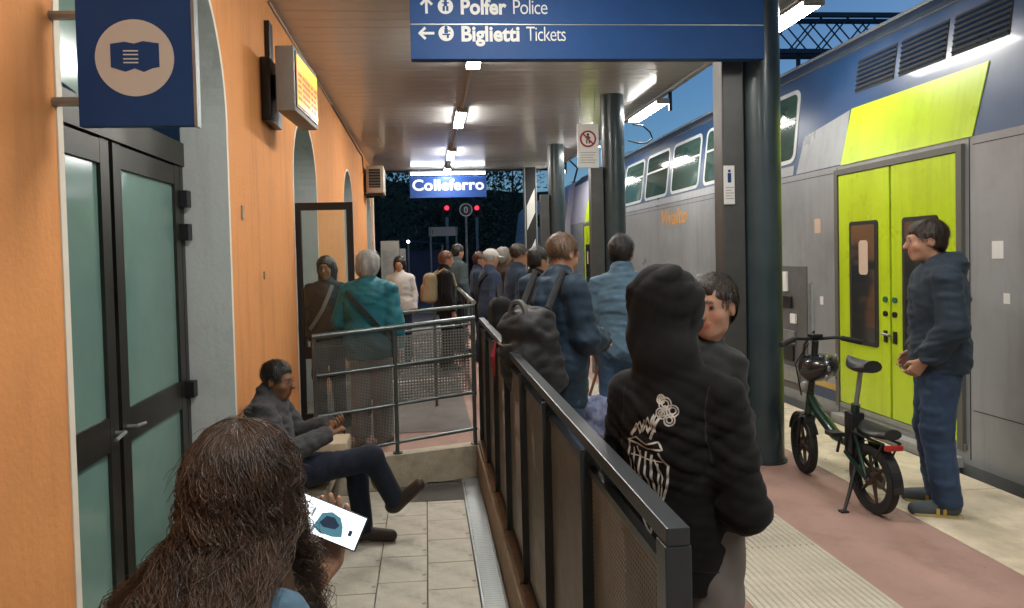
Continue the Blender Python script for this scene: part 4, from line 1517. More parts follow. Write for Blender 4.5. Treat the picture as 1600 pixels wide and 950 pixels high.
    for q in (-1, 1):
        col[near(H(.031 * q, .093, .004), .0125 * s)] = np.array(skin) * .55 + .06
        col[near(H(.031 * q, .095, .003), .0085 * s)] = (.02, .014, .01)
        for t in np.linspace(-.016, .016, 5):
            col[near(H(.032 * q + t, .097, .026), .0075 * s)] = hcol * .6 + np.array(skin) * .25
        col[near(H(.042 * q, .085, -.035), .022 * s)] *= (1.08, .92, .9)
    for t in np.linspace(-.018, .018, 5):
        col[near(H(t, .096, -.066), .012 * s)] = np.array(skin) * (1.0, .68, .68)
    root = add_mesh('person', V, Fq, m_skin, None, col)
    root.location = (loc[0], loc[1], zoff + (loc[2] if len(loc) > 2 else 0))
    root.rotation_euler = (0, 0, R(face))
    tag(root, label, 'person', group)
    # ---- trousers
    if bottom:
        o_ = bottom.get('off', .016)
        v = Vol(lo, hi, hc)
        v.ell(T('pelvis', 0, -.01, 0), np.array([.155 * wide + o_, .115 + o_, .13 + o_]) * s, RT, .05)
        for q in 'LR':
            cl = [(j['an' + q] + (0, 0, bottom.get('cuff', -.02)) * 1, (j['an' + q] - j['kn' + q]))] if not bottom.get('short') else [(j['kn' + q] + (j['hip' + q] - j['kn' + q]) * .1, j['kn' + q] - j['hip' + q])]
            v.cap(j['hip' + q], j['kn' + q], (.086 + o_) * s, (.060 + o_) * s, .05)
            v.cap(j['kn' + q], j['an' + q], (.060 + o_) * s, (.046 + o_ * 1.3) * s, .03, clip=cl)
        v.clip(T('pelvis', 0, 0, .13), up)
        v.wrinkle(bottom.get('wr', .006), bottom.get('wf', 55), seed + 5, (1, 1, .8), .55)
        V, Fq = v.mesh()
        add_mesh('trousers', V, Fq, bottom['m'], root)
    # ---- jacket / top
    if top:
        o_ = top.get('off', .024)
        hem = top.get('hem', -.07)
        v = Vol(lo, hi, top.get('h', hc))
        v.ell(T('pelvis', 0, -.005, .02), np.array([.165 * wide + o_, .115 + o_, .16 + o_]) * s, RT, .05)
        v.ell((j['pelvis'] + j['chest']) / 2, np.array([.148 * wide + o_, .105 + o_, .19 + o_]) * s, RT, .06)
        v.ell(j['chest'], np.array([.166 * wide + o_, .114 + o_, .17 + o_]) * s, RT, .06)
        for q in 'LR':
            v.cap(j['neck'] - up * .045, j['sh' + q], (.052 + o_) * s, (.044 + o_ * .75) * s, .05)
        v.cap(j['neck'] - up * .05, j['neck'] + up * .012, (.075 + o_) * s, (.055 + o_ * .5) * s, .03)
        for q in 'LR':
            v.cap(j['sh' + q], j['el' + q], (.047 + o_ * .75) * s, (.045 + o_ * .9) * s, .018)
            dr = j['wr' + q] - j['el' + q]
            end = top.get('sleeve', 1.0)
            v.cap(j['el' + q], j['wr' + q], (.046 + o_) * s, (.034 + o_ * .8) * s, .016, clip=[(j['el' + q] + dr * end, dr)])
        if hem < -.09:
            v.cap(T('pelvis', -.055 * wide, 0, .02), T('pelvis', -.05 * wide, .0, hem - .02), (.112 + o_) * s, (.108 + o_) * s, .04)
            v.cap(T('pelvis', .055 * wide, 0, .02), T('pelvis', .05 * wide, .0, hem - .02), (.105 + o_) * s, (.098 + o_) * s, .04)
        v.clip(T('pelvis', 0, 0, hem), -up)
        if top.get('hood') == 'down':
            v.ell(j['neck'] - fw * .075 * s + up * .0, np.array([.115, .065, .085]) * s, RT, .03)
            v.cap(j['neck'] - rt * .07 + fw * .03, j['neck'] + rt * .07 + fw * .03, .04 * s, .04 * s, .03)
        if top.get('collar'):
            v.cap(j['neck'] + up * .0, j['neck'] + up * .035, .085 * s, .078 * s, .015)
        if top.get('hood') == 'up':
            v.ell(H(0, -.022, .020), np.array([.094, .120, .110]) * s, RH, .03)
            v.cap(H(0, -.06, .07), H(0, -.108, .03), .042 * s, .036 * s, .03)
            v.ell(H(0, -.02, -.05), np.array([.090, .106, .11]) * s, RH, .04)
            v.cap(j['neck'] - fw * .02 + up * .02, H(0, -.03, -.08), .092 * s, .09 * s, .022)
            v.ell(H(0, .105, -.01), np.array([.070, .075, .098]) * s, RH, .02, 's')
        v.wrinkle(top.get('wr', .007), top.get('wf', 26), seed, (1, 1, .8))
        v.wrinkle(top.get('wr2', .0095), top.get('wf2', 58), seed + 77, top.get('sq', (.75, .75, 1.15)), .6)
        V, Fq = v.mesh()
        jk = add_mesh(top.get('name', 'jacket'), V, Fq, top['m'], root)
        root['jk'] = jk.name
    # ---- shoes
    if shoes:
        for q in 'LR':
            a, t = j['an' + q], j['to' + q]
            pl = np.array([a, t, a, t])
            v = Vol(pl.min(0) - .14, pl.max(0) + .14, hc * .8)
            dv = nrm(np.array([t[0] - a[0], t[1] - a[1], 0])) if abs(t[2] - a[2]) < .12 else nrm(t - a)
            v.cap(a + (0, 0, -.025), t + dv * .02, .046 * s, .040 * s, .03)
            v.cap(a - dv * .03 + (0, 0, -.03), a, .042 * s, .046 * s, .03)
            if abs(t[2] - a[2]) < .12:
                z0 = min(a[2] - .085 * s, t[2] - .035 * s)
                v.clip((0, 0, z0), (0, 0, -1))
            V, Fq = v.mesh()
            sh = add_mesh('shoe', V, Fq, shoes, root)
    # ---- hair
    if hair and hair.get('style') != 'bald':
        st_ = hair['style']
        L = hair.get('len', .3)
        v = Vol(C - .2 - np.array([0, 0, L if st_ == 'long' else 0]), C + .2, min(h, .011))
        if st_ == 'short':
            v.ell(H(0, -.018, .038), np.array([.081, .102, .092]) * s, RH, .02)
            v.ell(H(0, -.05, -.03), np.array([.066, .055, .05]) * s, RH, .03)
            v.ell(H(0, .085, -.040), np.array([.085, .072, .088]) * s, RH, .012, 's')
            v.ell(H(0, .075, -.12), np.array([.12, .13, .095]) * s, RH, .012, 's')
            for q in (-1, 1):
                v.ell(H(.085 * q, .01, -.03), np.array([.03, .03, .045]) * s, RH, .01, 's')
        elif st_ == 'crop':
            v.ell(H(0, -.016, .036), np.array([.079, .101, .090]) * s, RH, .02)
            v.ell(H(0, .085, -.035), np.array([.085, .075, .09]) * s, RH, .02, 's')
            v.ell(H(0, .06, -.115), np.array([.12, .13, .095]) * s, RH, .012, 's')
        elif st_ == 'bob':
            v.ell(H(0, -.022, .030), np.array([.098, .112, .105]) * s, RH, .02)
            v.ell(H(0, -.045, -.04), np.array([.095, .085, .09]) * s, RH, .04)
            v.ell(H(0, .090, -.03), np.array([.068, .075, .085]) * s, RH, .02, 's')
        else:
            v.ell(H(0, -.020, .034), np.array([.095, .112, .100]) * s, RH, .02)
            v.cap(H(-.03, -.06, -.03), H(-.05, -.05, -.03) - np.array([0, 0, L]), .075 * s, .05 * s, .05)
            v.cap(H(.03, -.06, -.03), H(.05, -.05, -.03) - np.array([0, 0, L]), .075 * s, .05 * s, .05)
            v.ell(H(0, .095, -.03), np.array([.066, .075, .085]) * s, RH, .02, 's')
        v.wrinkle(hair.get('wr', .004), 95, seed + 9, (1, 1, .4), .6, True)
        V, Fq = v.mesh()
        hobj = add_mesh('hair', V, Fq, hair['m'], root)
        ns = hair.get('strands', 0)
        if ns:
            rgs = np.random.default_rng(seed + 50)
            okv = V[((V - C) @ f0 < .055 * s) | ((V - C) @ hu > .085 * s)]
            pk = okv[rgs.integers(0, len(okv), ns)]
            nn = pk - C
            nn /= np.linalg.norm(nn, axis=1)[:, None]
            crown = C + hu * .11 * s - f0 * .03 * s
            fl_ = (pk - crown) + np.array([0, 0, -.03]) + rgs.normal(0, .02, (ns, 3))
            tn = fl_ - nn * (fl_ * nn).sum(1)[:, None]
            tn /= np.linalg.norm(tn, axis=1)[:, None] + 1e-9
            ln = hair.get('slen', .03) * rgs.uniform(.5, 1.3, ns)[:, None]
            up_ = rgs.uniform(.002, .007, ns)[:, None]
            sv, sf = [], []
            for k in range(4):
                u_ = k / 3
                ctr = pk + tn * ln * (u_ - .3) + nn * up_ * math.sin(math.pi * min(1, u_ * .8 + .1))
                sd = np.cross(tn, nn) * (.0011 * (1 - .6 * u_))
                sv += [ctr - sd, ctr + sd]
            sv = np.stack(sv, 1).reshape(-1, 3)
            o8 = (np.arange(ns) * 8)[:, None]
            sf = np.concatenate([np.stack([o8[:, 0] + 2 * k, o8[:, 0] + 2 * k + 1, o8[:, 0] + 2 * k + 3, o8[:, 0] + 2 * k + 2], 1) for k in range(3)])
            so = add_mesh('hair_strands', sv, sf, hair['m'], root)
    if cap_:
        v = Vol(C - .22, C + .22, min(h, .012))
        v.ell(H(0, -.012, .045), np.array([.090, .110, .090]) * s, RH, .01, clip=[(H(0, 0, .03), -hu)])
        v.ell(H(0, .115, .038), np.array([.075, .085, .011]) * s, RH, .01)
        V, Fq = v.mesh()
        add_mesh('cap', V, Fq, cap_, root)
    root['C'] = [float(x) for x in C]
    return root, j


def loft_strap(name, pts, wd, th, m, parent):
    """flat belt following points"""
    b = MB()
    P = [Vector(p) for p in pts]
    n = len(P)
    vs, fs = [], []
    for i, p in enumerate(P):
        d = (P[min(i + 1, n - 1)] - P[max(i - 1, 0)]).normalized()
        a = d.cross(Vector((0, 1, 0)))
        a = a.normalized() if a.length > .05 else Vector((1, 0, 0))
        nn = d.cross(a).normalized()
        for (q, r_) in ((-1, -1), (1, -1), (1, 1), (-1, 1)):
            vs.append(p + a * q * wd / 2 + nn * r_ * th / 2)
    for i in range(n - 1):
        for k in range(4):
            fs.append((i * 4 + k, i * 4 + (k + 1) % 4, i * 4 + 4 + (k + 1) % 4, i * 4 + 4 + k))
    return b.add(vs, fs).obj(name, m, parent)


m_denimD = fabric('dark_denim', (.018, .030, .062), bscale=400, var=.3)
m_denimM = fabric('blue_denim', (.045, .085, .15), bscale=400, var=.35)
m_denimL = fabric('light_denim', (.080, .140, .195), bscale=400, var=.3)
m_navy = fabric('navy', (.012, .022, .042))
m_navyblue = fabric('slate_blue', (.014, .032, .055), rough=.6, bscale=90)
m_blk = fabric('black', (.0050, .0050, .0056), sheen=.04)
m_char = fabric('charcoal', (.025, .026, .027))
m_teal = fabric('teal', (.012, .115, .145), rough=.55, bscale=60)
m_greyp = fabric('pale_grey', (.34, .33, .32))
m_brown = fabric('brown_shoe', (.035, .024, .016), rough=.5)
m_beige = fabric('beige', (.30, .23, .14))
m_bj = fabric('brown_jacket', (.05, .034, .024))
m_cap = fabric('white_cap', (.6, .58, .54))
m_sh = fabric('dark_shoe', (.015, .015, .016), rough=.5)
m_wht = fabric('off_white', (.5, .48, .45))
hm_blk = hairmat('black', (.010, .008, .007))
hm_brn = hairmat('brown', (.030, .018, .011))
hm_gry = hairmat('grey', (.34, .33, .31))
hm_sil = hairmat('silver', (.22, .20, .17))

# --- seated man, legs crossed (faces +X)
# local frame: +y is world +X, local +x is world -Y
person('man in dark trousers sitting cross-legged on the stone bench', (-.97, 4.28, 0), -90, 1.72,
       dict(pelvis=(0, .02, .275), chest=(0, -.045, .58), neck=(0, -.03, .745), head=(.01, .03, .86),
            shL=(-.19, -.03, .70), shR=(.19, -.02, .70), elL=(-.24, .10, .46), elR=(.23, .10, .45),
            wrL=(-.10, .33, .54), wrR=(.02, .33, .51),
            hipL=(-.09, .05, .27), hipR=(.09, .05, .27), knL=(-.14, .48, .27), knR=(.06, .60, .36),
            anL=(-.07, .52, -.145), anR=(.02, .74, .06), toL=(-.07, .68, -.195), toR=(.05, .87, .17)),
       look=(-18, -8), h=.011, skin=(.20, .095, .05), hair=dict(style='crop', m=hm_blk, col=(.01, .008, .007), strands=2600),
       top=dict(m=fabric('grey_check', (.05, .049, .052), var=.35, vscale=60), off=.026, hem=-.04, collar=True), bottom=dict(m=fabric('navy_trousers', (.010, .014, .026)), off=.014), shoes=m_brown,
       handdir=dict(L=(.6, .55, .1), R=(-.6, .6, .25)), handnrm=dict(L=(.3, -.3, .9), R=(-.3, -.3, -.9)), curl=40,
       refine=[((-.16, .26, .42), (.16, .52, .66), .006)], seed=3)

# --- woman with long curly hair in the foreground, looking at her phone
wloc = (-.375, 1.28, LOW)
wd_root, wj = person('woman with long curly dark hair and denim jacket looking at her phone', wloc, -15, 1.57,
       dict(head=(0, .045, 1.402), shL=(-.145, -.005, 1.205), shR=(.088, -.01, 1.165), elL=(-.09, .17, .965), wrL=(.078, .270, 1.150), elR=(.10, .05, .92), wrR=(.04, .24, .88), chest=(-.04, -.01, 1.12), pelvis=(-.05, 0, .86), neck=(-.01, -.015, 1.265)),
       look=(0, -28), h=.014, skin=(.50, .28, .185), hair=None, top=dict(m=m_denimL, off=.016, hem=-.02, collar=True, h=.009, sleeve=.66, wr=.006), bottom=dict(m=m_denimD), shoes=m_sh,
       handdir=dict(L=(.10, .05, 1.0)), handnrm=dict(L=(.10, -1, .05)), curl=dict(L=9, R=30), refine=[((-.05, .18, 1.08), (.21, .37, 1.40), .0045)], seed=11)
# curls: clumps of wavy strands growing from the crown
rg = np.random.default_rng(5)
HC = np.array(wj['head'])
HV, HF, hn = [], [], 0
def strand(path, r):
    global hn
    n = len(path)
    d = np.gradient(path, axis=0)
    d /= np.linalg.norm(d, axis=1)[:, None] + 1e-9
    a = np.cross(d, (0.3, 1, 0.1))
    a /= np.linalg.norm(a, axis=1)[:, None] + 1e-9
    b = np.cross(d, a)
    rr = (r * (1 - .6 * (np.arange(n) / n) ** 2))[:, None]
    ring = np.stack([path + (a * math.cos(2.094 * k) + b * math.sin(2.094 * k)) * rr for k in range(3)], 1)
    HV.append(ring.reshape(-1, 3))
    i0 = np.arange(n - 1)[:, None] * 3
    k = np.arange(3)[None]
    k2 = (k + 1) % 3
    HF.append((np.stack([i0 + k, i0 + k2, i0 + 3 + k2, i0 + 3 + k], -1) + hn).reshape(-1, 4))
    hn += n * 3
for c in range(330):
    ph = rg.uniform(-math.pi, math.pi)
    if abs(ph - math.pi / 2) < .75:                    # leave the face free
        ph = -ph
    th0 = rg.uniform(.02, 1.25)
    L = rg.uniform(.62, .84) if math.sin(ph) < .2 else rg.uniform(.5, .66)
    n = 62
    out = rg.uniform(.15, 1.0)
    side = 1 if math.cos(ph) > 0 else -1
    outer = rg.random() < .65 and side < 0
    u = np.linspace(0, 1, n)
    base = []
    for t in u:
        sl = t * L
        ang = th0 + sl / .112
        if ang < 1.75 or t == 0:
            rad, zz = math.sin(ang), math.cos(ang)
            p_ = HC + np.array([.096 * rad * math.cos(ph), .110 * rad * math.sin(ph) - .012, .108 * zz + .018])
            last, la = p_, sl
        else:
            e = sl - la
            fl = 1 + out * (.38 if side > 0 else .62) * (1 - math.exp(-e * 2.8))
            p_ = np.array([HC[0] + (last[0] - HC[0]) * fl, HC[1] - .03 + (last[1] - HC[1] + .03) * (fl * .92), last[2] - e])
            t_ = min(1, max(0, (1.325 - p_[2]) / .11))     # fall over the shoulders, not through them
            if math.cos(ph) * side > .25 and outer:
                p_[0] = p_[0] + t_ * (side * max(abs(p_[0]), .175 + .02 * out) - p_[0])
            elif math.sin(ph) < .3:
                p_[1] = p_[1] + t_ * (min(p_[1], -.150 - .03 * out + .25 * abs(p_[0]) ** 1.5) - p_[1])
            else:
                p_[1] = p_[1] + t_ * (max(p_[1], .125 + .02 * out) - p_[1])
        base.append(p_)
    base = np.array(base)
    f1, ph1 = rg.uniform(8.0, 14), rg.uniform(0, 6.28)
    sgn = rg.choice((-1, 1))
    tight = rg.choice((.0028, .0040, .0060))
    amp = rg.uniform(.009, .021)
    env = np.clip(u * 3.4 - .10, 0, 1)[:, None]
    w1 = f1 * 2 * math.pi * L * 1.25
    for q in range(12):
        jit = rg.normal(0, 1, 3) * tight
        dp = rg.normal(0, .28)
        w2 = w1 * (1 + rg.normal(0, .015))
        hx = np.stack([np.cos(u * w2 + ph1 + dp), np.sin(u * w2 * sgn + ph1 + dp), .3 * np.sin(u * w2 * 1.5 + dp)], 1)
        stray = rg.normal(0, .006, 3) * (u[:, None] ** 1.5) * (4.0 if rg.random() < .08 else 1)
        strand(base + jit * (.45 + env) + hx * amp * env * rg.uniform(.6, 1.2) + stray, rg.uniform(.0005, .0010))
for c in range(260):                                   # loose frizz around the crown
    ph, th = rg.uniform(-math.pi, math.pi), rg.uniform(.1, 1.5)
    n = 14
    u = np.linspace(0, 1, n)[:, None]
    d0 = np.array([.096 * math.sin(th) * math.cos(ph), .110 * math.sin(th) * math.sin(ph) - .012, .108 * math.cos(th) + .018])
    dirv = nrm(d0 + rg.normal(0, .06, 3))
    tang = nrm(np.cross(dirv, rg.normal(0, 1, 3)))
    strand(HC + d0 * 1.0 + dirv * u * rg.uniform(.008, .03) * (1 - .4 * u) + tang * u * rg.uniform(.02, .07) + np.array([0, 0, -.04]) * u ** 2, .0006)
hme = bpy.data.meshes.new('hair')
hV, hF = np.concatenate(HV), np.concatenate(HF)
hme.vertices.add(len(hV))
hme.vertices.foreach_set('co', hV.astype(np.float32).ravel())
hme.loops.add(hF.size)
hme.loops.foreach_set('vertex_index', hF.astype(np.int32).ravel())
hme.polygons.add(len(hF))
hme.polygons.foreach_set('loop_start', np.arange(0, hF.size, 4, dtype=np.int32))
hme.update(calc_edges=True)
m_curl = mat('hair_curly_brown', (.075, .042, .025), .40, var=.65, vscale=16, spec=.6)
hme.materials.append(m_curl)
hme.shade_smooth()
hair_o = link('hair', hme, wd_root)
# soft inner mass of the hair, so that no scalp shows through
v = Vol(HC - (.26, .26, .62), HC + (.26, .2, .2), .012)
v.ell(HC + (0, -.012, .018), (.088, .100, .098), None, .02)
v.cap(HC + (-.035, -.03, -.04), HC + (-.07, -.05, -.40), .055, .05, .05)
v.cap(HC + (.035, -.03, -.04), HC + (.07, -.05, -.38), .055, .05, .05)
v.cap(HC + (0, -.035, -.04), HC + (0, -.07, -.42), .06, .055, .05)
v.ell(HC + (0, .105, -.06), (.07, .085, .10), None, .02, 's')
v.wrinkle(.010, 60, 4, (1, 1, .5), .7)
V, Fq = v.mesh()
add_mesh('hair_mass', V, Fq, m_curl, wd_root)

# phone in her raised hand
ph_ = thing('smartphone', 'glowing smartphone held up in the hand of the curly-haired woman', 'phone', (0, 0, 0))
Mloc = Matrix.Translation((-.228, 1.485, 1.026)) @ Matrix.Rotation(R(-6), 4, 'Z') @ Matrix.Rotation(R(23), 4, 'Y') @ Matrix.Rotation(R(-26), 4, 'X')
ph_.matrix_world = Mloc
MB().box((-.079, .0, -.0375), (.079, .0085, .0375), .0035).obj('case', m_black, ph_, True)
m_scr = mat('phone_screen', (.02, .02, .02), .15, emit=(.86, .92, .95), estr=2.0)
MB().box((-.0755, -.0009, -.0345), (.0755, -.0002, .0345)).obj('screen', m_scr, ph_)
pic = MB().prism([(-.028, -.02), (-.020, .012), (.0, .021), (.022, .016), (.034, .0), (.040, -.02), (.02, -.026), (-.01, -.027)], -.0013, -.0010, 'Y')
pic.obj('screen_picture', mat('screen_pic', (.02, .03, .04), .3, emit=(.10, .30, .38), estr=.7), ph_)
MB().prism([(-.018, -.008), (-.008, .010), (.010, .012), (.026, .0), (.02, -.010), (-.006, -.014)], -.0017, -.0014, 'Y').obj('screen_picture', mat('screen_pic2', (.01, .01, .02), .3, emit=(.03, .06, .10), estr=.5), ph_)
for k in range(4):
    MB().box((-.066 + k * .0085, -.0015, -.022 + (k % 2) * .02), (-.062 + k * .0085, -.0011, .004 + (k % 2) * .012)).obj('screen_picture', mat('screen_ic', (.1, .1, .1), .3, emit=(.35, .45, .5), estr=.5), ph_)
MB().box((.050, -.0015, -.012), (.058, -.0011, .0)).obj('screen_picture', MATS['screen_pic2'], ph_)

# --- person in the black hoodie leaning at the fence
hd_root, hj = person('person in black hoodie with white print on the back leaning at the fence end', (.675, 1.79, 0), -42, 1.62,
       dict(head=(-.030, .05, 1.435), neck=(-.01, -.005, 1.285), chest=(0, -.015, 1.12), pelvis=(0, .03, .86),
            shL=(-.122, -.03, 1.205), shR=(.132, -.02, 1.215), elR=(.185, -.035, .945), wrR=(.10, .16, .86), elL=(-.165, .0, .945), wrL=(-.10, .18, .87),
            hipL=(-.08, .03, .85), hipR=(.08, .03, .85)),
       look=(-30, -14), h=.012, hc=.012, skin=(.45, .26, .17), hair=dict(style='crop', m=hm_blk, col=(.01, .01, .01)),
       top=dict(m=m_blk, off=.022, hem=-.18, hood='up', h=.0068, wr=.004, wf=24, wr2=.0105, wf2=64, name='hoodie'), bottom=dict(m=fabric('grey_sweat', (.17, .155, .14)), off=.010, wr=.006), shoes=m_sh, wide=.82, seed=21)
# white line drawing printed on the back, laid onto the cloth
bpy.context.view_layer.update()
jk = bpy.data.objects[hd_root['jk']]
bvh = BVHTree.FromPolygons([v_.co.copy() for v_ in jk.data.vertices], [p_.vertices[:] for p_ in jk.data.polygons])
pr = MB()
def stroke(pts, wd):
    """pts in (u right, w up) on the back, metres from its centre; seen from behind"""
    dense = []
    for (a, b) in zip(pts[:-1], pts[1:]):
        n = max(2, int(math.hypot(b[0] - a[0], b[1] - a[1]) / .006))
        for i in range(n):
            t = i / n
            dense.append((a[0] + (b[0] - a[0]) * t, a[1] + (b[1] - a[1]) * t))
    dense.append(pts[-1])
    row = []
    for i, p in enumerate(dense):
        q0, q1 = dense[max(i - 1, 0)], dense[min(i + 1, len(dense) - 1)]
        dx, dy = q1[0] - q0[0], q1[1] - q0[1]
        l = math.hypot(dx, dy) + 1e-9
        nx, ny = -dy / l * wd / 2, dx / l * wd / 2
        pair = []
        for sg in (1, -1):
            u, z = p[0] + nx * sg, p[1] + ny * sg
            hit = bvh.ray_cast(Vector((u, -.6, z)), Vector((0, 1, 0)))
            if hit[0] is None:
                return
            pair.append(hit[0] + Vector((0, -.0022, 0)))
        row.append(pair)
    vs = [x for pr_ in row for x in pr_]
    pr.add(vs, [(2 * i, 2 * i + 1, 2 * i + 3, 2 * i + 2) for i in range(len(row) - 1)])
PC = (-.025, 1.015)
def SK(pts, wd):
    stroke([(PC[0] + x, PC[1] + z) for x, z in pts], wd)
# outline of the long shape
SK([(-.055, .085), (-.060, .03), (-.045, -.05), (-.025, -.12), (-.008, -.165), (.004, -.12), (.030, -.07), (.052, -.01), (.055, .035), (.035, .07)], .006)
SK([(-.040, .070), (-.042, .01), (-.028, -.06), (-.012, -.12)], .005)
SK([(-.022, .065), (-.024, .0), (-.012, -.06)], .006)
SK([(-.004, .065), (-.006, .01), (.002, -.05), (-.004, -.12)], .006)
SK([(.014, .06), (.010, .0), (.016, -.05)], .007)
SK([(.030, .04), (.028, -.02), (.016, -.08)], .005)
SK([(-.062, .085), (-.03, .10), (.0, .085), (.03, .095), (.045, .078), (.0, .072), (-.03, .082), (-.062, .085)], .0045)
SK([(-.05, .10), (-.03, .135), (-.02, .11), (-.005, .15), (.004, .115), (.02, .165), (.024, .12)], .005)
SK([(-.045, .10), (-.020, .142), (-.012, .115), (.006, .158), (.012, .125), (.028, .172)], .0035)
SK([(-.050, .05), (.050, .045)], .003)
SK([(-.035, -.04), (-.020, .05), (-.030, .075)], .0035)
SK([(.022, .05), (.040, .0), (.030, -.05), (.008, -.10)], .0035)
SK([(.01, .10), (.03, .15), (.05, .19)], .007)
for cx, cz, r_ in ((.048, .195, .016), (.066, .178, .015), (.040, .170, .014), (.060, .155, .014), (.036, .205, .011)):
    for rr in (r_, r_ * .55):
        SK([(cx + rr * math.cos(a), cz + rr * math.sin(a)) for a in np.linspace(0, 6.28, 13)], .0036)
for i, (x0, ss) in enumerate(((.01, [(-.012, .0), (-.004, -.014), (.004, .0), (-.006, -.03)]), (.032, [(.0, -.008), (.012, -.006), (.008, .002), (.0, -.004), (.004, -.016), (.013, -.014)]),
                              (.052, [(.012, .0), (.002, .0), (.0, -.012), (.008, -.016), (.012, -.008), (.012, .0), (.014, -.016)]))):
    SK([(x0 + a, -.175 + b) for a, b in ss], .004)
prm = pr.mesh('back_print', mat('print_white', (.52, .50, .46), .8, var=.35, vscale=60))
link('back_print', prm, hd_root)
for sp_ in ([(.118, 1.255), (.112, 1.19), (.118, 1.12), (.128, 1.06)], [(-.108, 1.245), (-.104, 1.18), (-.110, 1.11), (-.118, 1.05)],
            [(x_, .765 + .004 * math.sin(x_ * 30)) for x_ in np.linspace(-.13, .13, 24)]):
    pr = MB()
    stroke(sp_, .0035)
    if pr.f:
        link('seam', pr.mesh('seam', fabric('seam_grey', (.024, .024, .026))), hd_root)
# --- older person facing the viewer beside the hoodie
person('dark-haired person in charcoal jacket facing the viewer from behind the black hoodie', (.935, 2.36, 0), 176, 1.54, dict(head=(-.075, .055, 1.405), neck=(-.045, -.005, 1.275), shL=(-.155, -.005, 1.185), shR=(.11, -.005, 1.21), elL=(-.185, -.03, .95), wrL=(-.15, .08, .76), elR=(.15, -.03, .95), wrR=(.12, .08, .76)), look=(-40, -3), h=.0075, hc=.011, wide=.85,
       skin=(.52, .29, .20), hair=dict(style='short', m=hm_brn, col=(.03, .02, .015), strands=2600), top=dict(m=fabric('charcoal_wax', (.030, .032, .033), rough=.6), off=.02, hem=-.12, collar=True),
       bottom=dict(m=m_navy), shoes=m_sh, seed=31)

# --- man with the backpack leaning on the fence
bp_root, bj = person('man in slate blue jacket wearing a backpack, leaning on the fence', (.745, 3.92, 0), -58, 1.76,
       dict(pelvis=(0, .02, .94), chest=(0, .02, 1.27), neck=(0, .04, 1.44), head=(0, .09, 1.60), elR=(.235, .03, 1.12), wrR=(.12, .27, 1.08), elL=(-.23, .06, 1.12), wrL=(.0, .29, 1.06)),
       look=(0, -14), h=.012, skin=(.52, .27, .17), hair=dict(style='crop', m=hairmat('sandy', (.12, .07, .04)), col=(.1, .06, .04), strands=2600), top=dict(m=m_navyblue, off=.036, hem=-.22, collar=True, wr=.011, wf=26), bottom=dict(m=m_denimM), shoes=m_sh,
       wide=1.06, seed=41)
# backpack: local frame of that man (behind him, -y), slung low
bg_ = thing('backpack', 'grey and black backpack slung on the back of the man in slate blue', 'backpack', (.745, 3.92, 0), R(-58))
v = Vol((-.3, -.62, .6), (.32, -.02, 1.52), .012)
RB = np.array(Matrix.Rotation(R(14), 3, 'X'))
v.rbox((0.10, -.25, 1.06), (.155, .115, .25), .09, RB, .03)
v.rbox((0.10, -.35, .98), (.125, .05, .15), .045, RB, .03)
v.wrinkle(.010, 34, 6, (1, 1, 1), .5, True)
v.rbox((0.10, -.385, 1.17), (.105, .02, .055), .018, RB, .012)
V, Fq = v.mesh()
add_mesh('bag', V, Fq, fabric('bag_grey', (.022, .023, .025), rough=.6, bscale=150), bg_)
MB().ring((.10, -.355, 1.285), .075, .052, .03, 24, 'Y').obj('rolled_strap', fabric('bag_strap', (.10, .098, .09)), bg_, True)
MB().tube([(-.02, -.42, 1.13), (-.025, -.44, 1.04), (-.03, -.43, .93)], [.004, .012, .005], 8).obj('red_ribbon', fabric('ribbon', (.30, .02, .03)), bg_)
for s_ in (-1, 1):
    MB().tube([(.06 + .11 * s_, -.20, 1.30), (.02 + .12 * s_, -.05, 1.50), (.13 * s_, .10, 1.42), (.15 * s_, .13, 1.25)], .020, 8).obj('shoulder_strap', m_char, bg_, True)
MB().tube([(.0, -.42, 1.12), (.06, -.435, 1.11), (.12, -.42, 1.12)], .006, 6).tube([(.19, -.33, .88), (.2, -.30, 1.1), (.17, -.26, 1.25)], .005, 6).obj('zip', m_steel, bg_)
pp = thing('paper_slip', 'small white slip held in the hands of the man with the backpack', 'phone', (1.04, 4.15, 1.10))
MB().box((-.035, -.005, -.06), (.035, .005, .06), .003, Matrix.Rotation(R(35), 4, 'X') @ Matrix.Rotation(R(25), 4, 'Y')).obj('body', m_white, pp)

# black rucksack hanging over the fence beside him
rk = thing('black_rucksack', 'black rucksack hanging on the fence beside the grey backpack', 'rucksack', (.57, 5.18, .08))
v = Vol((-.3, -.3, .5), (.3, .3, 1.4), .014)
v.rbox((0, 0, .98), (.085, .15, .22), .07, None, .03)
v.rbox((0.0, -.13, .92), (.07, .05, .14), .045, None, .03)
v.wrinkle(.010, 34, 8)
V, Fq = v.mesh()
add_mesh('bag', V, Fq, m_blk, rk)
MB().tube([(-.02, -.08, 1.18), (-.02, 0, 1.30), (-.02, .08, 1.18)], .012, 8).obj('grab_loop', m_char, rk)

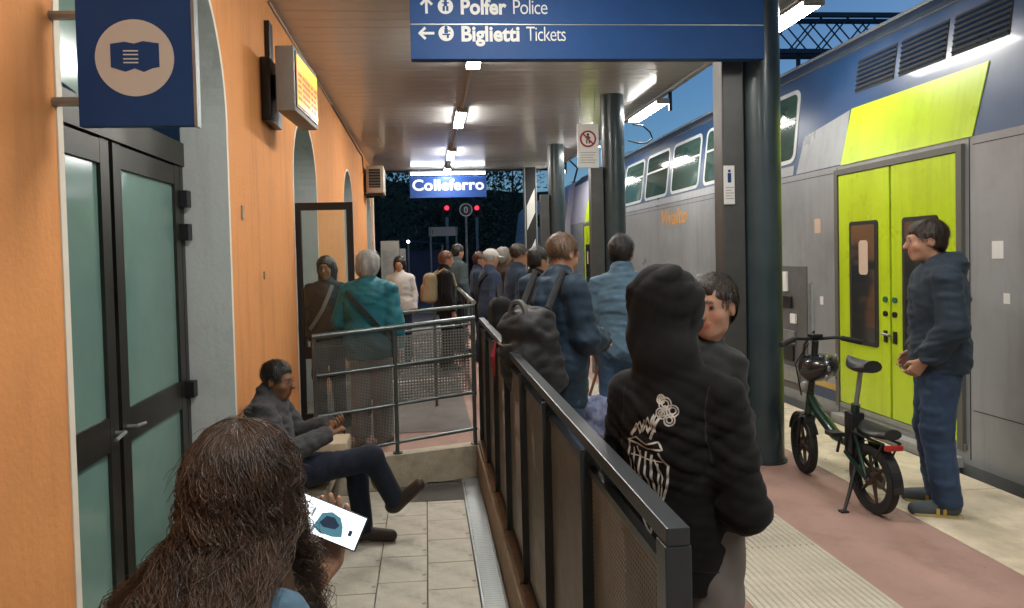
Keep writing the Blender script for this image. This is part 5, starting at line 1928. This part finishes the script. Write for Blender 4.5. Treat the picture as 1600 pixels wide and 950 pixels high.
# --- person in denim with the blue bag
person('person in light denim jacket and jeans carrying a blue bag', (1.37, 4.62, 0), -25, 1.72, dict(elL=(-.23, .0, 1.13), wrL=(-.22, .07, .90)), look=(-10, 0), h=.013, skin=(.42, .24, .15),
       hair=dict(style='short', m=hm_blk, col=(.01, .01, .01), strands=2600), top=dict(m=m_denimL, off=.026, hem=-.05, collar=True, sleeve=.8), bottom=dict(m=m_denimM), shoes=m_sh, seed=51)
bb_ = thing('blue_bag', 'blue and white patterned bag hanging from the hand of the denim person', 'bag', (1.22, 4.78, 0))
v = Vol((-.25, -.25, .1), (.25, .25, .8), .014)
v.rbox((-.02, -.12, .44), (.14, .08, .15), .06, None, .03)
v.wrinkle(.014, 28, 13)
V, Fq = v.mesh()
add_mesh('bag', V, Fq, mat('bag_pattern', (.02, .03, .10), .7, col2=(.30, .34, .50), vscale=14), bb_)
MB().tube([(-.10, -.12, .56), (-.04, -.12, .74), (-.01, -.13, .85)], .010, 8).tube([(.08, -.12, .56), (.02, -.12, .74), (.0, -.13, .85)], .010, 8).obj('strap', fabric('tan_strap', (.16, .07, .035)), bb_)

# --- man at the right edge, by the train door
mr_root, mj = person('man in navy jacket and jeans with grey trainers standing before the lime green train door', (3.06, 3.80, 0), 62, 1.76,
       dict(head=(0, .06, 1.63), elL=(-.235, -.03, 1.13), wrL=(-.185, .10, .935), elR=(.235, -.05, 1.13), wrR=(.185, .10, .935)), look=(6, -4), h=.010, hc=.012, skin=(.45, .25, .165),
       hair=dict(style='short', m=hm_brn, col=(.03, .02, .015), strands=2600), top=dict(m=fabric('navy_hooded', (.018, .030, .045), rough=.7), off=.034, hem=-.10, hood='down', wr=.009), bottom=dict(m=fabric('mid_jeans', (.028, .052, .098), bscale=400, var=.3), off=.022, wr=.007),
       shoes=fabric('grey_trainer', (.075, .09, .10), rough=.6), seed=61)
for q, sx in (('L', -1), ('R', 1)):
    a, t = mj['an' + q], mj['to' + q]
    MB().box((-.040, -.072, 0), (.040, .182, .018), .006, Matrix.Translation((a[0], a[1], .001)) @ Matrix.Rotation(R(-8 * sx), 4, 'Z')).obj('shoe_sole', mat('sole_yellow', (.45, .36, .16), .7), mr_root)
    for k in range(2):
        MB().box((-.048, .02 + k * .035, .02), (.048, .037 + k * .035, .062 - k * .006), .003, Matrix.Translation((a[0], a[1], .001)) @ Matrix.Rotation(R(-8 * sx), 4, 'Z')).obj('shoe_stripe', mat('stripe_yellow', (.55, .36, .05), .6), mr_root)

# --- group beyond the cross railing
tl_root, _ = person('grey-haired person in teal jacket and pale trousers standing behind the cross railing', (-.50, 5.86, 0), -12, 1.66, dict(elL=(-.26, .04, 1.06), wrL=(-.13, .20, .98)), look=(0, -10), h=.013, skin=(.5, .3, .2),
       hair=dict(style='bob', m=hm_gry, col=(.3, .3, .28), wr=.004, strands=2600, slen=.05), top=dict(m=m_teal, off=.045, hem=-.16, wr=.013, wf=24), bottom=dict(m=m_greyp, off=.03), shoes=m_wht, wide=1.1, seed=71)
loft_strap('bag_strap', [(-.17, -.10, 1.33), (-.06, -.185, 1.25), (.06, -.185, 1.12), (.17, -.14, .98), (.215, -.05, .88)], .03, .006, m_char, tl_root)
sb = thing('shoulder_bag', 'grey shoulder bag held between the teal jacket and the glass door', 'bag', (-.62, 6.02, 0), R(10))
v = Vol((-.3, -.25, .7), (.3, .25, 1.3), .014)
v.rbox((-.02, .0, 1.0), (.13, .05, .11), .045, np.array(Matrix.Rotation(R(28), 3, 'Y')), .02)
v.wrinkle(.006, 40, 3)
V, Fq = v.mesh()
add_mesh('bag', V, Fq, fabric('bag_taupe', (.10, .095, .09)), sb)
dw_root, _ = person('dark-haired woman in dark jacket with white bag strap behind the glass door', (-.985, 6.78, 0), 172, 1.63, None, look=(0, -5), h=.014, skin=(.30, .17, .11),
       hair=dict(style='long', len=.16, m=hm_blk, col=(.01, .01, .01)), top=dict(m=fabric('dark_slate', (.022, .034, .042)), off=.03, hem=-.12, collar=True), bottom=dict(m=m_navy), shoes=m_sh, seed=81)
loft_strap('bag_strap', [(-.10, .16, 1.36), (-.06, .178, 1.25), (.0, .18, 1.12), (.08, .17, 1.0), (.14, .15, .93)], .035, .008, m_wht, dw_root)

FAR = [
    # label, x, y, facing, height, skin, hairstyle, hair mat, top, bottom
    ('long-haired woman in white top beside the grey cabinet far along the walkway', -.40, 10.4, 170, 1.62, 'long', hm_blk, m_wht, m_navy),
    ('person in black with a cream backpack standing at the long handrail', .27, 9.5, -80, 1.68, 'short', hairmat('ginger', (.14, .055, .03)), m_blk, m_blk),
    ('tall dark-haired person in slate jacket behind the cream backpack', .52, 11.2, -60, 1.80, 'short', hm_blk, fabric('slate', (.05, .07, .075)), m_navy),
    ('man in white cap and navy jacket with beige shorts', .80, 8.4, -70, 1.68, 'crop', hm_gry, fabric('navy_mid', (.03, .045, .085)), m_beige),
    ('person with dark red hair just behind the white cap', .80, 10.2, -100, 1.66, 'short', hairmat('auburn', (.06, .02, .015)), m_navy, m_navy),
    ('person in black coat standing close behind the man with the grey backpack', .98, 5.9, -65, 1.66, 'short', hm_blk, m_blk, m_navy),
    ('person in dark navy hooded jacket in the middle of the waiting group', 1.00, 7.3, -80, 1.72, 'crop', hm_brn, m_navy, m_blk),
    ('silver-haired person in brown jacket just beyond the white cap', 1.02, 8.9, -75, 1.70, 'bob', hm_sil, m_bj, m_blk),
]
for i, (lab, x, y, fc, ht, hs, hm, tp, bt) in enumerate(FAR):
    Jx = None
    if 'silver-haired' in lab:
        Jx = dict(elR=(.20, .26, 1.33), wrR=(.16, .52, 1.37))
    rt_, _ = person(lab, (x, y, 0), fc, ht, Jx, look=(0, -8), h=.022, hc=.02, skin=(.45, .24, .15), hair=dict(style=hs, m=hm, len=.22, col=(.05, .03, .02), strands=900, slen=.04), top=dict(m=tp, off=.03, hem=-.10, collar=True),
           bottom=dict(m=bt, short='shorts' in lab), shoes=m_sh, seed=100 + i * 7, group='people waiting down the platform', cap_=m_cap if 'white cap and' in lab else None)
    if 'white cap and' in lab:
        loft_strap('bag_strap', [(.12, -.10, 1.40), (.02, -.165, 1.30), (-.10, -.165, 1.12), (-.18, -.10, .98)], .05, .008, m_char, rt_)
cb = thing('cream_backpack', 'cream backpack worn by the person in black at the long handrail', 'backpack', (.27, 9.5, 0), R(-80))
v = Vol((-.3, -.5, .8), (.3, 0, 1.6), .018)
v.rbox((0, -.22, 1.17), (.14, .09, .21), .07, None, .03)
v.rbox((0, -.30, 1.10), (.11, .05, .12), .04, None, .03)
v.wrinkle(.008, 30, 2)
V, Fq = v.mesh()
add_mesh('bag', V, Fq, m_beige, cb)
for s_ in (-1, 1):
    MB().tube([(.10 * s_, -.16, 1.36), (.12 * s_, -.04, 1.44), (.13 * s_, .08, 1.36), (.14 * s_, .12, 1.2)], .018, 8).obj('shoulder_strap', m_beige, cb, True)

# ------------------------------------------------------------------ overhead line gantry and wires
gt = thing('catenary_gantry', 'dark steel lattice gantry of the overhead line crossing above the train', 'gantry', (0, 18.2, 0))
m_gant = mat('gantry_steel', (.06, .08, .11), .6, .3, var=.2)
X0, X1, Z0, Z1 = -4.5, 22.0, 7.05, 8.05
for yy in (-.25, .25):
    for z in (Z0, Z1):
        MB().box((X0, yy - .05, z - .06), (X1, yy + .05, z + .06)).obj('chord', m_gant, gt)
    n = 34
    st_ = (X1 - X0) / n
    for i in range(n):
        x = X0 + i * st_
        MB().tube([(x, yy, Z0 + .06), (x + st_, yy, Z1 - .06)], .022, 5).obj('lattice_bar', m_gant, gt)
        MB().tube([(x + st_, yy + .03, Z0 + .06), (x, yy + .03, Z1 - .06)], .022, 5).obj('lattice_bar', m_gant, gt)
for x in (X0 + .2, X1 - .2):
    MB().box((x - .15, -.2, -.9), (x + .15, .2, Z1)).obj('mast', m_gant, gt)
MB().tube([(10.55, 0, Z0), (10.55, 0, 5.4)], .06, 8).obj('dropper_post', m_gant, gt)
for x in (5.3, 9.3):
    MB().tube([(x, 0, Z0), (x, 0, 6.2)], .04, 6).obj('insulator', m_gant, gt)
for i, (x, z, sag, lab) in enumerate(((5.25, 5.0, 0, 'contact wire above the train roof'), (5.25, 6.2, .4, 'sagging messenger wire above the train'),
                                      (9.3, 5.0, 0, 'contact wire over the farther track'), (9.3, 6.2, .4, 'messenger wire over the farther track'),
                                      (12.5, 6.9, .3, 'feeder wire high beyond the train'))):
    pts = []
    for k in range(-2, 9):
        for j in range(6):
            t = j / 6
            pts.append((x, 18.2 + (k - 2 + t) * 12 - 12, z - sag * 4 * t * (1 - t)))
    tag(MB().tube(pts, .012, 4).obj('overhead_wire', m_black), lab, 'wire')

# ------------------------------------------------------------------ things on the platform beyond the canopy
m_sigred = mat('red_signal_lamp', (.3, .0, .01), .4, emit=(1.0, .03, .06), estr=2.5)
for x, z, lab in ((.86, 3.50, 'signal post with red light left of the round number sign'), (2.02, 3.48, 'signal with red light beneath the end of the station name sign')):
    s = thing('signal_post', lab, 'signal', (x, 26, 0))
    MB().tube([(0, 0, 0), (0, 0, z + .1)], .06, 8).obj('post', m_steel, s)
    MB().box((-.18, -.08, z - .35), (.18, .12, z + .30), .02).obj('head', m_black, s)
    MB().tube([(0, -.085, z), (0, -.13, z)], .085, 16).obj('lens', m_sigred, s)
    MB().tube([(0, -.085, z - .2), (0, -.12, z - .2)], .085, 16).obj('lens', m_tgap, s)
nsn = thing('round_number_sign', 'small round white sign with a zero below the station name sign', 'sign', (1.23, 20, 3.0))
MB().tube([(0, 0, 0), (0, -.02, 0)], .20, 24).obj('plate', m_white, nsn)
MB().tube([(0, -.0205, 0), (0, -.024, 0)], .165, 24).obj('face', m_dark, nsn)
place_text('numeral', 'zero', m_white, (0, -.026, -.09), FACE_CAM, nsn)
MB().tube([(0, .01, -3.0), (0, .01, .1)], .035, 8).obj('post', m_steel, nsn)
bd = thing('white_board', 'pale rectangular notice board on posts far down the platform', 'board', (.6, 22, 0))
MB().box((-.47, 0, 2.30), (.46, .05, 2.60), .004).obj('panel', mat('board_cream', (.5, .49, .43), .6), bd)
place_text('numeral', 'one', m_dark, (-.40, -.003, 2.37), FACE_CAM, bd)
for x in (-.42, .42):
    MB().tube([(x, .02, 0), (x, .02, 2.6)], .03, 8).obj('post', m_steel, bd)
cab = thing('grey_cabinet', 'grey metal cabinet on the platform beyond the building end', 'cabinet', (-.95, 15.2, 0))
MB().box((-.05, 0, 0), (.35, .35, 2.0), .01).obj('body', m_grey, cab)
MB().box((.0, -.012, .3), (.30, 0, 1.8), .004).obj('door', m_steel, cab)
MB().box((.36, .05, 0), (.5, .3, 1.82), .01).obj('side_box', m_steel, cab)
fl = thing('platform_light', 'small bright white lamp on a mast far down the platform', 'lamp', (-.55, 22, 0))
MB().tube([(0, 0, 0), (0, 0, 2.1)], .03, 8).obj('mast', m_steel, fl)
MB().ball((0, 0, 2.14), .05).obj('globe', mat('far_lamp', (.9, .9, .9), .5, emit=(1, .95, .9), estr=12), fl)
hut = thing('blue_shelter', 'small dark blue shelter with sloping roof at the far platform end', 'shelter', (-.1, 25, 0))
m_hut = mat('shelter_blue', (.02, .05, .13), .5, var=.2)
for x in (-.9, .7):
    MB().box((x, 0, 0), (x + .05, .05, 2.1 + (.2 if x < 0 else 0))).obj('post', m_steel, hut)
MB().box((-.85, .5, 0), (.7, .55, 1.9)).obj('back_panel', m_hut, hut)
MB().add([(-1.0, -.1, 2.35), (.85, -.1, 2.12), (.85, 1.0, 2.12), (-1.0, 1.0, 2.35), (-1.0, -.1, 2.29), (.85, -.1, 2.06), (.85, 1.0, 2.06), (-1.0, 1.0, 2.29)],
         [(0, 1, 2, 3), (4, 7, 6, 5), (0, 4, 5, 1), (1, 5, 6, 2), (2, 6, 7, 3), (3, 7, 4, 0)]).obj('roof', m_hut, hut)
for i, x in enumerate((-2.7, -2.1)):
    tag(MB().tube([(x, 18 + i * 4, 0), (x, 18 + i * 4, 6.5)], .07, 8).obj('lighting_mast', m_dark), ('thin dark mast just past the building end', 'farther thin dark mast past the building end')[i], 'mast')

# ------------------------------------------------------------------ dark trees closing the view
m_leaf = mat('dark_foliage', (.035, .055, .03), .6, var=.5, vscale=3)
m_bark = mat('bark', (.05, .04, .03), .9, var=.3, vscale=12)
rng = np.random.default_rng(3)
def tree(loc, Ht, wr, label, nleaf=2600):
    t = thing('tree', label, 'tree', loc, 0, 'dark trees beyond the platform')
    tr_ = MB().tube([(0, 0, 0), (.1, 0, Ht * .3), (0, .1, Ht * .6), (.1, 0, Ht * .85)], [.22, .17, .11, .03], 8)
    for k in range(9):
        a = rng.uniform(0, 6.28)
        z = Ht * rng.uniform(.25, .7)
        L = wr * rng.uniform(.5, .9)
        tr_.tube([(0, 0, z), (L * .5 * math.cos(a), L * .5 * math.sin(a), z + L * .3), (L * math.cos(a), L * math.sin(a), z + L * .45)], [.07, .045, .015], 5)
    tr_.obj('trunk', m_bark, t)
    nc = 34
    cz = rng.uniform(.22, .98, nc) * Ht
    prof = np.sqrt(np.clip(1 - ((cz / Ht - .55) / .5) ** 2, .05, 1))
    ca = rng.uniform(0, 6.28, nc)
    cr_ = np.sqrt(rng.uniform(0, 1, nc)) * wr * prof
    cs_ = np.stack([cr_ * np.cos(ca), cr_ * np.sin(ca), cz], 1)
    pick = rng.integers(0, nc, nleaf)
    p = cs_[pick] + rng.normal(0, 1, (nleaf, 3)) * np.array([.42, .42, .34]) * wr * .42
    n1 = rng.normal(0, 1, (nleaf, 3))
    n1 /= np.linalg.norm(n1, axis=1)[:, None]
    n2 = np.cross(n1, rng.normal(0, 1, (nleaf, 3)))
    n2 /= np.linalg.norm(n2, axis=1)[:, None]
    s1 = rng.uniform(.09, .2, nleaf)[:, None]
    q = np.stack([p - n1 * s1, p + n2 * s1 * .5, p + n1 * s1, p - n2 * s1 * .5], 1).reshape(-1, 3)
    me = bpy.data.meshes.new('crown')
    me.from_pydata(q.tolist(), [], [(4 * i, 4 * i + 1, 4 * i + 2, 4 * i + 3) for i in range(nleaf)])
    me.materials.append(m_leaf)
    link('crown', me, t)
for loc, Ht, wr, lab in (((-6.5, 31, -.9), 10, 3.2, 'dark tree behind the grey cabinet past the building end'),
                         ((-2.6, 37, -.9), 11, 3.4, 'dark tree behind the blue shelter'),
                         ((.8, 44, -.9), 12.5, 3.8, 'tallest dark tree behind the station name sign'),
                         ((4.2, 50, -.9), 12, 4.0, 'dark tree beyond the red signals and locomotive nose'),
                         ((-9.5, 42, -.9), 12, 4.0, 'dark tree glimpsed at the wall end'),
                         ((8.2, 62, -.9), 14, 4.8, 'dark tree rising beyond the locomotive'),
                         ((2.4, 40, -.9), 6.0, 3.0, 'low dark bushy tree between signals and locomotive')):
    tree(loc, Ht, wr, lab)
struct(MB().add([(-60, 66, -1), (80, 70, -1), (80, 72, 7), (40, 70, 9), (10, 68, 8), (-10, 68, 10), (-60, 66, 9)], [tuple(range(7))]).prism([(-60, -1), (80, -1), (80, 6), (-60, 8)], 73, 95, 'Y').obj('wooded_hill', m_leaf))
